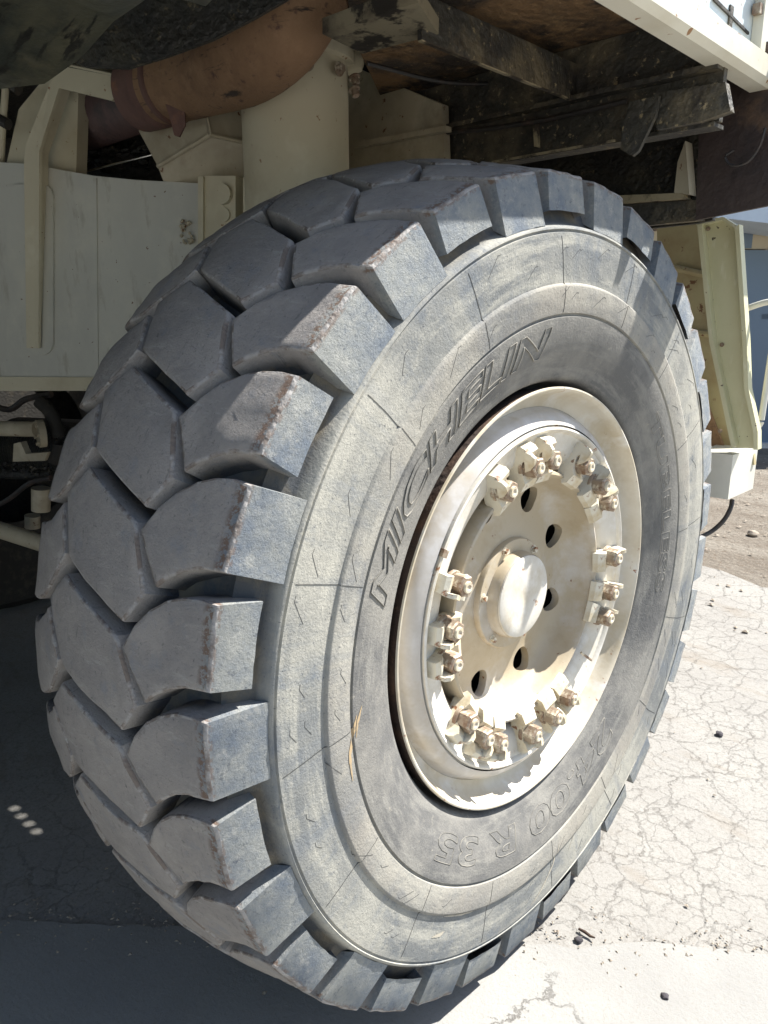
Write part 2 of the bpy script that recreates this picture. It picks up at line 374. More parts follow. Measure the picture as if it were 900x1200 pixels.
def add_lathe(bm, prof, n=96, a0=0.0, a1=2 * pi):
    full = abs(a1 - a0 - 2 * pi) < 1e-6
    m = n if full else n + 1; rings = []
    for x, r in prof:
        if r < 1e-6: v = bm.verts.new((x, 0, 0)); rings.append([v] * m)
        else: rings.append([bm.verts.new((x, r * cos(a0 + (a1 - a0) * k / n), r * sin(a0 + (a1 - a0) * k / n))) for k in range(m)])
    for a, c in zip(rings, rings[1:]):
        for k in range(n):
            q = []
            for v in (a[k], a[(k + 1) % m], c[(k + 1) % m], c[k]):
                if v not in q: q.append(v)
            if len(q) > 2: bm.faces.new(q)
def prism_obj(name, pts, vec, mat, parent, bevel=0.004):
    bm = bmesh.new(); add_prism(bm, pts, vec); return link(name, from_bm(bm, bevel), mat, parent)
def box_obj(name, lo, hi, mat, parent, bevel=0.004):
    bm = bmesh.new(); add_box(bm, lo, hi); return link(name, from_bm(bm, bevel), mat, parent)
def tube_obj(name, pts, r, mat, parent, n=14, sm=0):
    bm = bmesh.new(); add_tube(bm, smooth_path(pts, sm) if sm else pts, r, n); return link(name, from_bm(bm), mat, parent)
def root(name, loc, label, cat, group=None):
    o = bpy.data.objects.new(name, None); o.location = loc; COL.objects.link(o)
    o['label'] = label; o['category'] = cat
    if group: o['group'] = group
    o.empty_display_size = .2
    return o
def add_bolt(bm, c, ax, r, h):
    """hex head on a washer, axis ax"""
    c = Vector(c); ax = Vector(ax).normalized(); s = ax.orthogonal().normalized(); t = ax.cross(s)
    for rr, hh, n, z0 in ((r * 1.5, h * .2, 16, 0), (r, h, 6, h * .2)):
        a = [c + ax * z0 + s * rr * cos(2 * pi * k / n) + t * rr * sin(2 * pi * k / n) for k in range(n)]
        add_prism(bm, a, ax * hh)

# ================================================================ GROUND
def sheet(name, pts, z, mat):
    bm = bmesh.new(); bm.faces.new([bm.verts.new((x, y, z)) for x, y in pts]); o = link(name, from_bm(bm), mat); o['kind'] = 'structure'
    if o.data.polygons[0].normal.z < 0: o.data.flip_normals()
    return o
sheet('ground', [(-150, -150), (150, -150), (150, 150), (-150, 150)], -.008, 'dirt')
# the crazed asphalt, with an irregular far edge where dirt has washed over it
edge = []
for i in range(61):
    x = -8 + i * .3
    base = 3.85 + .35 * x if x > -3 else 2.5
    edge.append((x, base + .35 * noise.noise(Vector((x * 1.3, 0, 0))) + .16 * noise.noise(Vector((x * 5, 3, 0)))))
sheet('asphalt_yard', [(-8, -9), (10, -9)] + edge[::-1], -.004, 'asphalt')
jd = Vector((1, .883, 0)).normalized(); jn = Vector((jd.y, -jd.x, 0))
jt = []
for i in range(601):
    s = -9 + i * .03
    p = Vector((0, -.012, 0)) + jd * s + jn * (.030 * noise.noise(Vector((s * 4, 1, 0))) + .014 * noise.noise(Vector((s * 17, 1, 0))))
    jt.append((p.x, p.y))
p1 = Vector(jt[-1] + (0,)) + jn * 12; p0 = Vector(jt[0] + (0,)) + jn * 12
sheet('concrete_slab', jt + [(p1.x, p1.y), (p0.x, p0.y)], 0.0, 'slab')

# ================================================================ HAUL TRUCK
T = root('haul_truck', (-1.6, 0.0, 0.0), 'cream painted haul truck seen at its huge dusty front wheel, rusty underbody above', 'truck')
WC = (0, 0, H)

# ---- tyre carcass: surface of revolution round the axle (x outward)
def RT(x):                                           # tread surface radius across the width
    K = [(-.56, .970), (-.541, .985), (-.50, 1.002), (-.42, 1.015), (-.34, 1.020), (-.26, 1.015), (-.17, 1.000), (-.12, .987), (-.05, .972), (.021, .956), (.04, .951)]
    if x <= K[0][0]: return K[0][1]
    for (a, ra), (b, rb) in zip(K, K[1:]):
        if x <= b: return ra + (rb - ra) * (x - a) / (b - a)
    return K[-1][1]
GD = .060
XC = -.26
side = [(-.14, .470), (-.11, .505), (-.06, .5195), (-.022, .526), (-.010, .532), (-.005, .537), (-.001, .545), (.006, .565), (.016, .585), (.026, .61), (.0335, .64),
        (.0372, .664), (.0376, .669), (.0330, .6715), (.0330, .6745), (.0390, .677), (.0415, .69), (.0435, .715), (.0445, .731), (.0440, .7345), (.0385, .7385),
        (.0392, .76), (.0405, .79), (.0405, .82), (.0395, .8385), (.0360, .8405), (.0360, .8430), (.0400, .8455), (.0385, .8495), (.034, .8525), (.018, .8575), (.009, .866),
        (.004, .878), (-.004, .893), (-.012, .908)]
crown = [(x / 100, RT(x / 100) - GD) for x in range(-2, -51, -4)]
far = [(2 * XC - x, r) for x, r in side[::-1]]
bm = bmesh.new(); add_lathe(bm, side + crown + far, 198)
tyre = link('tyre', from_bm(bm), 'side', T, 50, WC)
tyre['label'] = 'huge dusty lug tread tyre with weathered grey sidewall'

TH0 = radians(131.66) + .004
NB = 33; DL = 2 * pi / NB
def lerp(tab, x):
    if x <= tab[0][0]: return tab[0][1]
    for (a, fa), (b, fb) in zip(tab, tab[1:]):
        if x <= b: return fa + (fb - fa) * (x - a) / (b - a)
    return tab[-1][1]
def tread_block(top, bot, nx, ny, seed, shoulder=0, full=False):
    """grid over the worn surface between curves top(x) and bot(x) (in block pitches), then walls down into the groove"""
    xs0 = sorted(set([p[0] for p in top] + [p[0] for p in bot]))
    xs = []
    for a, b in zip(xs0, xs0[1:]):
        n = max(1, round((b - a) / nx))
        xs += [a + (b - a) * i / n for i in range(n)]
    xs.append(xs0[-1])
    bm = bmesh.new()
    def P(x, th, dr=0):
        r = RT(x) + dr; a = th * DL
        return Vector((x, r * cos(a), r * sin(a)))
    cols = []
    for x in xs:
        a, b = lerp(top, x), lerp(bot, x)
        if b - a < .02: cols.append([bm.verts.new(P(x, (a + b) / 2))] * (ny + 1)); continue
        col = []
        for j in range(ny + 1):
            th = a + (b - a) * j / ny
            wob = .0035 * noise.noise(Vector((x * 14, th * 4, seed * 3.1)))
            col.append(bm.verts.new(P(x, th, wob)))
        cols.append(col)
    for c, d in zip(cols, cols[1:]):
        for j in range(ny):
            q = []
            for v in (c[j], c[j + 1], d[j + 1], d[j]):
                if v not in q: q.append(v)
            if len(q) > 2: bm.faces.new(q)
    # outline
    loop = []
    for v in [c[0] for c in cols] + cols[-1][1:] + [c[-1] for c in cols[::-1]] + cols[0][::-1]:
        if v not in loop: loop.append(v)
    cx = sum((v.co for v in loop), Vector()) / len(loop)
    low = []
    for v in loop:
        co = v.co; r = hypot(co.y, co.z); a = atan2(co.z, co.y)
        out = (co - cx); ox = out.x; ot = out.dot(Vector((0, -sin(a), cos(a))))
        l = hypot(ox, ot) + 1e-6; fl = .007
        if shoulder and abs(co.x - shoulder) < .002:
            s = 1 if shoulder > XC else -1
            x2 = co.x + s * (.0150 if full else .0080); r2 = .8525 if full else .881
            a2 = a + ot / l * .012 / .9
        else:
            # the groove gets shallower towards the sidewall notch
            s = abs(co.x - XC)
            x2 = co.x + ox / l * fl; a2 = a + ot / l * fl / r; r2 = RT(co.x) - GD - .006
            if s > .2: r2 -= .035 * min(1, (s - .2) / .08)
        low.append(bm.verts.new((x2, r2 * cos(a2), r2 * sin(a2))))
    n = len(loop)
    for i in range(n):
        j = (i + 1) % n
        bm.faces.new((loop[i], loop[j], low[j], low[i]))
    bmesh.ops.recalc_face_normals(bm, faces=bm.faces)
    bm.edges.ensure_lookup_table()
    es = [e for e in bm.edges if len(e.link_faces) == 2 and (e.verts[0] in loop and e.verts[1] in loop) and e.calc_face_angle(0) > .5]
    rb = bmesh.ops.bevel(bm, geom=es, offset=.0048, segments=2, affect='EDGES', profile=.5, clamp_overlap=True)
    for f in rb['faces']: f.material_index = 1
    # knocked, uneven edges
    for v in bm.verts:
        n1 = noise.noise_vector(v.co * 38 + Vector((seed * 7.7, 0, 0))); v.co += n1 * .0016
    bmesh.ops.recalc_face_normals(bm, faces=bm.faces)
    me = bpy.data.meshes.new('tread_block'); bm.to_mesh(me); bm.free(); me.materials.append(MT['tread']); me.materials.append(MT['tredge'])
    return me
NEAR_T = [(-.163, .60), (-.138, .37), (-.112, .21), (-.08, .09), (-.045, .015), (-.01, -.015), (.021, -.01)]
NEAR_B = [(-.163, .60), (-.137, .81), (-.111, 1.03), (-.09, .93), (-.06, .83), (-.03, .77), (.021, .73)]
HEX_T = [(-.403, .49), (-.342, .205), (-.178, .54), (-.130, 1.10)]
HEX_B = [(-.403, .49), (-.339, 1.045), (-.168, 1.39), (-.130, 1.10)]
FAR_T = [(2 * XC - x, 1.63 - t) for x, t in NEAR_B[::-1]]
FAR_B = [(2 * XC - x, 1.63 - t) for x, t in NEAR_T[::-1]]
blocks = []
for sd in range(4):
    blocks.append((tread_block(NEAR_T, NEAR_B, .022, 8, sd + 1, .021, sd % 2 == 0), tread_block(HEX_T, HEX_B, .03, 8, sd + 5), tread_block(FAR_T, FAR_B, .03, 6, sd + 9, 2 * XC - .021)))
for k in range(NB):
    tri = blocks[k % 4]
    for me in tri:
        o = link('tread_block', me, None, tyre, 40)
        o.rotation_euler = (TH0 + k * DL + random.uniform(-.003, .003), 0, 0)

# ---- sidewall relief
def side_x(r):
    pr = side
    for (xa, ra), (xb, rb) in zip(pr, pr[1:]):
        if ra <= r <= rb: return xa + (xb - xa) * (r - ra) / (rb - ra + 1e-9)
    return pr[-1][0]
def groove_strip(bm, pts, wd, h=.0006):
    """thin raised rib following (r, theta) points on the sidewall"""
    rows = []
    for i, (r, a) in enumerate(pts):
        r0, a0 = pts[max(0, i - 1)]; r1, a1 = pts[min(len(pts) - 1, i + 1)]
        dr = r1 - r0; dt = (a1 - a0) * r; l = hypot(dr, dt) + 1e-9; nr, ntg = -dt / l, dr / l
        row = []
        for q, hh in ((-1, -.0025), (-.5, h), (.5, h), (1, -.0025)):
            rr = r + nr * wd * q; aa = a + ntg * wd * q / r
            row.append(bm.verts.new((side_x(rr) + hh, rr * cos(aa), rr * sin(aa))))
        rows.append(row)
    for a, b in zip(rows, rows[1:]):
        for j in range(3): bm.faces.new((a[j], a[j + 1], b[j + 1], b[j]))
for k in range(16):
    bm = bmesh.new(); a = radians(161.4 - 22.5 * k)
    ks = random.uniform(.004, .014); kk = random.choice((8, 10, 12))
    pts = [(.679 + (.832 - .679) * i / 20, a + ks * max(0, i - kk) / 9) for i in range(21)]
    groove_strip(bm, pts, .0011, .0006)
    link('mould_line', from_bm(bm), 'line', tyre, 0)
bm = bmesh.new()
for k in range(52):
    a = 2 * pi * k / 52 + random.uniform(-.05, .05)
    for r0 in (.79, .70, .755):
        if random.random() < (.75 if r0 == .755 else .40): continue
        r1 = r0 + random.uniform(-.012, .012); ln = random.uniform(.015, .055)
        s = 1
        p = [(r1 + ln * .62 * t / 4, a - s * ln * .85 * t / 4 / r1) for t in range(5)]
        p.append((p[-1][0] - .001, p[-1][1] - .012))
        groove_strip(bm, p, .0007, .0004)
o = link('mould_vent_mark', from_bm(bm), 'line', tyre, 0); o['kind'] = 'stuff'
def ring_text(txt, r0, hgt, th_start, th_end, outline, mat, shear=0.0, ht=.0018):
    cu = bpy.data.curves.new('t', 'FONT'); cu.body = txt; cu.size = 1; cu.shear = shear
    cu.resolution_u = 3
    if outline: cu.fill_mode = 'NONE'; cu.bevel_depth = .011; cu.bevel_resolution = 0; cu.offset = .02
    else: cu.extrude = .01
    to = bpy.data.objects.new('t', cu); COL.objects.link(to)
    dg = bpy.context.evaluated_depsgraph_get(); dg.update()
    me = bpy.data.meshes.new_from_object(to.evaluated_get(dg))
    bpy.data.objects.remove(to); bpy.data.curves.remove(cu)
    xs = [v.co.x for v in me.vertices]; x0, x1 = min(xs), max(xs); zs = [v.co.y for v in me.vertices]; y0, y1 = min(zs), max(zs)
    bm = bmesh.new(); bm.from_mesh(me)
    bmesh.ops.subdivide_edges(bm, edges=[e for e in bm.edges if e.calc_length() > .12], cuts=3)
    for v in bm.verts:
        a = th_start + (th_end - th_start) * (v.co.x - x0) / (x1 - x0); r = r0 + hgt * (v.co.y - y0) / (y1 - y0)
        v.co = Vector((side_x(r) + (ht if v.co.z > 0 else -.001), r * cos(a), r * sin(a)))
    me2 = from_bm(bm); o = link('raised_lettering', me2, mat, tyre, 0); return o
ring_text('MICHELIN', .588, .066, radians(165), radians(97), True, 'letter', .25, .0024)
ring_text('TUBELESS', .598, .036, radians(42), radians(-12), True, 'letter', 0, .0009)
ring_text('24.00 R 35', .570, .062, radians(-52), radians(-133), True, 'letter', .1, .0010)

def scrape(pix, wd, mat):
    bm = bmesh.new(); ptsr = []
    for px, py in pix:
        p = onX(px, py, .039); ptsr.append((hypot(p.y, p.z - H), atan2(p.z - H, p.y)))
    out = []
    for i in range(len(ptsr) - 1):
        for k in range(6):
            t = k / 6; out.append((ptsr[i][0] + (ptsr[i + 1][0] - ptsr[i][0]) * t, ptsr[i][1] + (ptsr[i + 1][1] - ptsr[i][1]) * t))
    n_ = len(out); rows = []
    for i, (r, a) in enumerate(out):
        w_ = wd * sin(pi * (i + .6) / (n_ + .2)) * (1 + .7 * noise.noise(Vector((i * .9, wd * 900, 0))))
        r0, a0 = out[max(0, i - 1)]; r1, a1 = out[min(n_ - 1, i + 1)]
        dr = r1 - r0; dt = (a1 - a0) * r; l = hypot(dr, dt); nr, ntg = -dt / l, dr / l
        rows.append([bm.verts.new((side_x(r + nr * w_ * q) + .0009, (r + nr * w_ * q) * cos(a + ntg * w_ * q / r), (r + nr * w_ * q) * sin(a + ntg * w_ * q / r))) for q in (-1, 0, 1)])
    for a, b in zip(rows, rows[1:]):
        for j in range(2): bm.faces.new((a[j], a[j + 1], b[j + 1], b[j]))
    link('scrape_mark', from_bm(bm), mat, tyre, 0)
scrape([(419, 838), (415, 856), (409, 885), (413, 920)], .0042, 'ochre')
scrape([(426, 828), (420, 848), (418, 868)], .0030, 'ochre')
scrape([(676, 962), (670, 985), (664, 1000)], .0016, 'scuff')
scrape([(654, 985), (648, 1012), (632, 1045), (618, 1066)], .0026, 'scuff')
scrape([(520, 1074), (545, 1070), (566, 1062)], .0030, 'scuff')
scrape([(505, 1098), (515, 1095), (522, 1090)], .0040, 'scuff')

# ---- rim: flange, gutter, channel
bm = bmesh.new()
add_lathe(bm, [(-.004, .5158), (.000, .5145), (.0005, .511), (-.003, .507), (-.012, .503), (-.030, .498), (-.048, .488), (-.058, .474), (-.060, .466)], 160)
rim = link('rim', from_bm(bm), 'flange', T, 40, WC)
rim['label'] = 'pale multi piece rim with eighteen clamps'
bm = bmesh.new()
add_lathe(bm, [(-.024, .4255), (-.024, .4225), (-.012, .4215), (-.010, .417), (-.013, .412), (-.021, .408), (-.026, .395), (-.030, .372), (-.036, .355), (-.044, .344), (-.060, .338), (-.085, .337)], 160)
link('lock_ring', from_bm(bm), 'wheelwhite', rim, 40)
bm = bmesh.new()
add_lathe(bm, [(-.083, .335), (-.085, .324), (-.083, .3175)], 128); link('channel_ring', from_bm(bm), 'disc', rim, 40)
bm = bmesh.new()
add_lathe(bm, [(-.16, .500), (-.07, .506), (-.02, .5135), (-.0042, .5157)], 160); link('rim_back', from_bm(bm), 'darkrust', rim, 40)
bm = bmesh.new()
add_lathe(bm, [(-.0602, .4655), (-.056, .461), (-.042, .457), (-.034, .452), (-.026, .443), (-.021, .434), (-.017, .427)], 160); link('gutter_ring', from_bm(bm), 'silver', rim, 40)
# barrel behind
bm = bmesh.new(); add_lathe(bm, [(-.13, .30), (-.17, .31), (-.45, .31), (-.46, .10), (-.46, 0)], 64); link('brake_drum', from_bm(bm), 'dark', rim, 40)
# disc with hand holes
HOLES = [radians(a) for a in (259.1 + 124.9, 214.1 + 124.9, 168.6 + 124.9, 123.6 + 124.9, 301.6 + 124.9, 346.5 + 124.9, 33.5 + 124.9, 78.6 + 124.9)]
def disc_x(r):
    tab = [(0, -.098), (.14, -.100), (.17, -.108), (.20, -.115), (.24, -.118), (.265, -.112), (.283, -.098), (.293, -.078), (.299, -.050), (.303, -.034), (.308, -.028), (.3135, -.030), (.3165, -.038), (.3170, -.09)]
    return lerp(tab, r)
bm = bmesh.new()
rs = [.0, .12, .14, .155, .17, .185, .20, .2125, .225, .24, .255, .2675, .275, .283, .290, .296, .2995, .303, .308, .3135, .3165, .3170]
add_lathe(bm, [(disc_x(r), r) for r in rs], 192)
ret = bmesh.ops.extrude_face_region(bm, geom=bm.faces[:])
for v in [g for g in ret['geom'] if isinstance(g, bmesh.types.BMVert)]: v.co.x -= .022
disc = link('wheel_disc', from_bm(bm), 'disc', rim, 35)
cb = bmesh.new()
for a in HOLES:
    c = Vector((0, .24 * cos(a), .24 * sin(a)))
    add_prism(cb, [c + Vector((-.2, .0335 * cos(q * pi / 14), .0335 * sin(q * pi / 14))) for q in range(28)], (.25, 0, 0))
cut = link('cut', from_bm(cb), 'disc', None, 0); cut.location = rim.matrix_world.translation * 0
cut.parent = rim
md = disc.modifiers.new('b', 'BOOLEAN'); md.object = cut; md.operation = 'DIFFERENCE'; md.solver = 'EXACT'
bpy.context.view_layer.update()
dg = bpy.context.evaluated_depsgraph_get()
me = bpy.data.meshes.new_from_object(disc.evaluated_get(dg)); disc.modifiers.clear(); disc.data = me
me.polygons.foreach_set('use_smooth', [True] * len(me.polygons)); me.set_sharp_from_angle(angle=radians(35))
bpy.data.objects.remove(cut)
# hub flange and cap
bm = bmesh.new(); add_lathe(bm, [(-.11, .1415), (-.090, .1415), (-.086, .139), (-.0855, .118), (-.0855, 0)], 96); link('hub_flange', from_bm(bm), 'disc', rim, 35)
bm = bmesh.new(); add_lathe(bm, [(-.0565, .1045), (-.053, .1035), (-.0515, .101), (-.051, .07), (-.0512, .012), (-.0522, .008), (-.0522, 0)], 96); link('hub_cap', from_bm(bm), 'wheelwhite', rim, 35)
bm = bmesh.new(); add_lathe(bm, [(-.088, .1100), (-.070, .1090), (-.060, .1070), (-.0567, .1050)], 96); link('hub_barrel', from_bm(bm), 'disc', rim, 35)  # darker tan than the cap front, so only the front looks lit
for k in range(6):
    bm = bmesh.new(); add_bolt(bm, (-.0865, 0.1275, 0), (1, 0, 0), .0075, .009)
    if k == 0: hb = from_bm(bm, .001)
    else: bm.free()
    o = link('hub_bolt', hb, 'clamp', rim, 30); o.rotation_euler.x = radians(158 - 60 * k + 12)

# ---- clamps, studs and nuts
NUTS = [354.6, 337.1, 325.6, 298.6, 281.1, 269.6, 240.6, 224.1, 212.6, 171.1, 158.6, 142.6, 117.1, 105.6, 90.6, 61.6, 49.6, 33.6]
def clamp_mesh(sd):
    rnd = random.Random(sd)
    bm = bmesh.new(); hw = .0275
    prof = [(.292, -.030), (.296, -.016), (.318, -.004), (.335, -.012), (.366, -.012), (.374, .000), (.388, .006), (.398, -.001), (.402, -.014), (.402, -.028), (.37, -.045), (.32, -.050), (.300, -.034)]
    add_prism(bm, [(x, r, -hw + rnd.uniform(-.002, .002)) for r, x in prof], (0, 0, 2 * hw))
    # the lug that hooks over the lock ring: one raised, rounded ear at the back edge
    es = [(.345, -.004), (.352, .010), (.366, .021), (.380, .023), (.390, .014), (.394, -.004)]
    add_prism(bm, [(x, r, hw - .010 + rnd.uniform(-.002, .002)) for r, x in es], (0, 0, .012))
    # taper
    for v in bm.verts:
        t = (v.co.y - .29) / .11; v.co.z *= (1.0 - .28 * max(0, t)); v.co += noise.noise_vector(v.co * 60 + Vector((sd, 0, 0))) * .0009
    return from_bm(bm, .0022, 2)
CL = [clamp_mesh(i) for i in range(4)]
def nut_mesh():
    bm = bmesh.new(); n = 6
    rings = []
    for x, r in ((-.020, .0245), (.016, .0245), (.0195, .0215)):
        rings.append([bm.verts.new((x, r * cos(2 * pi * k / n), r * sin(2 * pi * k / n))) for k in range(n)])
    for a, b in zip(rings, rings[1:]):
        for k in range(n): bm.faces.new((a[k], a[(k + 1) % n], b[(k + 1) % n], b[k]))
    bm.faces.new(rings[0][::-1]); bm.faces.new(rings[-1])
    me = from_bm(bm, .0012); return me
nm = nut_mesh()
bm = bmesh.new(); add_lathe(bm, [(-.03, .0135), (.0225, .0130), (.0245, .0118), (.0245, .0065), (.0225, .005), (.0225, 0)], 16); sm = from_bm(bm)
bm = bmesh.new(); add_lathe(bm, [(-.022, .0275), (-.0150, .0278), (-.0125, .0265), (-.0125, .018)], 20); wm = from_bm(bm)
for i, t in enumerate(NUTS):
    a = radians(t + 124.88)
    o = link('clamp', CL[i % 4], 'clamp', rim, 35); o.rotation_euler.x = a + random.uniform(-.02, .02)
    px = random.uniform(-.002, .002)
    loc = Vector((px, .3500 * cos(a), .3500 * sin(a)))
    for nme, me, mt in (('washer', wm, 'nut'), ('wheel_nut', nm, 'nut'), ('stud', sm, 'clamp')):
        o = link(nme, me, mt, rim, 35); o.location = loc; o.rotation_euler.x = random.uniform(0, 3)
# cotter pin and little drive key on the lock ring
a = radians(193 + 124.88)
bm = bmesh.new(); add_tube(bm, [(-.020, .33 * cos(a), .33 * sin(a)), (-.004, .372 * cos(a), .372 * sin(a))], .0035, 8); link('cotter_pin', from_bm(bm), 'nut', rim)
a = radians(26 + 124.88)
bm = bmesh.new(); add_box(bm, (-.024, .408, -.008), (-.008, .424, .008)); o = link('lock_key', from_bm(bm, .001), 'nut', rim); o.rotation_euler.x = a

# ---------------------------------------------------------------- body above: skirt, deck, cross members (they run square to the truck)
Z0 = 1.23 + H
XE = .098
prism_obj('deck_plate', [(-.30, -4.2, Z0 + .13), (XE - .004, -4.2, Z0 + .13), (XE - .004, 1.12, Z0 + .13), (-1.9, 1.12, Z0 + .13), (-.98, .45, Z0 + .13), (-.66, .02, Z0 + .13), (-.42, -.24, Z0 + .13), (-.30, -.40, Z0 + .13)], (0, 0, .03), 'deckrust', T)
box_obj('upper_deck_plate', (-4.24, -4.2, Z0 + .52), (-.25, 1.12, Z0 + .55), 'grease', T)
box_obj('front_sky_blocker', (-3.75, -3.3, .60), (-.02, -3.05, Z0 + .1), 'skirt', T, .02)  # unseen box added ahead of the wheel to block sky light
box_obj('far_side_blocker', (-4.3, -3.0, .12), (-4.25, 4.6, Z0 + .66), 'dark', T)  # unseen dark sheet added to shut out sky and bright ground
box_obj('deck_plate', (-3.7, 1.125, Z0 + .13), (-1.45, 4.6, Z0 + .16), 'deckrust', T)
# skirt profile along the edge (x, z) extruded in Y
def y_profile(name, prof, y0, y1, mat, bevel=.004):
    bm = bmesh.new(); add_prism(bm, [(x, y0, z + Z0) for x, z in prof], (0, y1 - y0, 0)); return link(name, from_bm(bm, bevel), mat, T)
y_profile('deck_edge_rail', [(XE, 0), (XE + .045, .0), (XE + .060, .012), (XE + .060, .060), (XE + .052, .064), (XE + .030, .064), (XE + .030, .014), (XE + .006, .014), (XE + .006, .16), (XE, .16)], -4.2, 3.4, 'pale')
y_profile('side_panel', [(XE + .012, .066), (XE + .026, .066), (XE + .026, .62), (XE + .012, .62)], -4.2, 3.4, 'skirt')
box_obj('body_shell', (-4.24, -4.2, Z0 + .56), (XE + .008, 1.12, Z0 + .66), 'skirt', T)
# details on the side panel
prism_obj('panel_trim', [onX(835, -4, XE + .027), onX(876, 38, XE + .027), onX(876, 41, XE + .027), onX(835, 1, XE + .027)], (.004, 0, 0), 'dark', T, 0)
yv = onX(884, 30, XE + .03).y
box_obj('panel_post', (XE + .027, yv - .004, Z0 + .068), (XE + .052, yv + .028, Z0 + .6), 'pale', T)
for zz in (.14, .19): box_obj('hinge', (XE + .030, yv - .024, Z0 + zz), (XE + .048, yv - .006, Z0 + zz + .022), 'nut', T, .003)

# longitudinal rib hanging under the deck
a = onZ(500, 44, Z0); b = onZ(678, 122, Z0)
xb = (a.x + b.x) / 2
bm = bmesh.new(); add_prism(bm, [(xb, a.y, Z0), (xb, b.y - .035, Z0), (xb, b.y, Z0 + .02), (xb, b.y, Z0 + .085), (xb, a.y, Z0 + .085)], (-.012, 0, 0))
link('deck_rib', from_bm(bm, .001), 'darkbeam', T)
box_obj('rib_edge', (xb - .010, a.y, Z0 - .003), (xb + .001, b.y - .035, Z0 - .0005), 'edge', T, 0)  # pale strip standing in for the highlight along the rib's lower edge
# cross member: web and flanges
YB = .45
zt = onY(600, 136, YB).z; zb = onY(600, 185, YB).z
box_obj('cross_member', (-3.4, YB, zb), (.128, YB + .02, Z0 + .128), 'darkbeam', T)
box_obj('cross_member_flange', (-3.4, YB - .035, zt - .004), (.126, YB - .001, zt + .008), 'darkbeam', T, .002)
box_obj('cross_member_flange', (-3.4, YB - .010, zb - .010), (.120, YB + .05, zb - .001), 'darkbeam', T, .002)
box_obj('pale_lip', (-.52, YB - .014, zb - .008), (-.13, YB - .0105, zb - .002), 'edge', T, 0)  # bright strip painting in the highlight on the flange lip
for px in (560, 585, 660, 700):
    bm = bmesh.new(); add_bolt(bm, onY(px, 168 - (px - 560) * .14, YB - .001), (0, -1, 0), .011, .011); link('frame_bolt', from_bm(bm, .001), 'darkbeam', T, 30)
tube_obj('wiring_cable', [onY(420, 176, YB - .03), onY(500, 158, YB - .03), onY(560, 152, YB - .035), onY(640, 140, YB - .03), onY(735, 118, YB - .03)], .007, 'blackhose', T, 8, 5)
tube_obj('wiring_cable', [onZ(430, 74, Z0 + .10), onZ(520, 96, Z0 + .09), onZ(600, 100, Z0 + .10), onZ(700, 112, Z0 + .09)], .006, 'blackhose', T, 8, 5)
# small angle bracket on the web
bm = bmesh.new()
add_prism(bm, [onY(612, 133, YB - .02), onY(628, 138, YB - .02), onY(629, 172, YB - .02), (onY(626, 172, YB - .02)), onY(624, 142, YB - .02), onY(612, 137, YB - .02)], (0, .018, 0))
link('angle_bracket', from_bm(bm, 0), 'edge', T)
# hanging tapered tab
prism_obj('hanging_tab', [onY(738, 119, YB - .06), onY(772, 112, YB - .06), onY(768, 135, YB - .06), onY(748, 177, YB - .06), onY(741, 183, YB - .06), onY(727, 175, YB - .06), onY(729, 150, YB - .06)], (0, .012, 0), 'darkbeam', T, .003)
# fore-and-aft beam right of the tab
prism_obj('side_stringer', [onY(762, 110, YB - .03), onY(850, 96, YB - .03), onY(856, 130, YB - .03), onY(820, 143, YB - .03), onY(770, 152, YB - .03)], (0, .025, 0), 'darkbeam', T, .003)
# recess behind the first member
YR = .80
prism_obj('rear_web', [onY(560, 150, YR), onY(845, 120, YR), onY(835, 258, YR), onY(815, 262, YR), onY(560, 290, YR)], (0, .02, 0), 'grease', T, .002)
prism_obj('ledge_angle', [onY(700, 230, YR - .05), onY(800, 226, YR - .05), onY(803, 233, YR - .05), onY(700, 240, YR - .05)], (0, .048, 0), 'edge', T, .001)
prism_obj('gusset_plate', [onY(803, 165, YR - .05), onY(808, 228, YR - .05), onY(790, 226, YR - .05), onY(794, 190, YR - .05)], (0, .048, 0), 'creamdirty', T, .001)
prism_obj('lower_web', [onY(700, 241, YR - .03), onY(822, 234, YR - .03), onY(822, 258, YR - .03), onY(740, 266, YR - .03), onY(700, 266, YR - .03)], (0, .026, 0), 'darkbeam', T, .001)
YP = .70
prism_obj('mud_flap_plate', [onY(822, 85, YP), onY(862, 60, YP), onY(960, 30, YP), onY(960, 224, YP), onY(900, 241, YP), onY(815, 258, YP)], (0, .015, 0), 'brownplate', T, .003)
tube_obj('cable_loop', [onY(897, 150, YP - .03), onY(890, 172, YP - .03), onY(876, 190, YP - .03), onY(858, 194, YP - .03), onY(850, 184, YP - .03), onY(860, 176, YP - .03)], .0035, 'blackhose', T, 8, 5)
# frame box behind the strut
FY = .40
prism_obj('frame_box', [onY(300, 30, FY), onY(400, 62, FY), onY(418, 80, FY), onY(518, 122, FY), onY(521, 190, FY), onY(400, 230, FY), onY(300, 230, FY)], (0, .03, 0), 'creamdirty', T, .004)
prism_obj('frame_box_lip', [onY(414, 166, FY - .03), onY(522, 147, FY - .03), onY(522, 153, FY - .03), onY(414, 173, FY - .03)], (0, .028, 0), 'creamdirty', T, .001)
prism_obj('frame_tie', [onZ(378, 40, Z0 + .02), onZ(440, 18, Z0 + .02), onZ(490, 3, Z0 + .02), onZ(514, 40, Z0 + .02), onZ(425, 63, Z0 + .02)], (0, 0, .03), 'sootcream', T, .003)

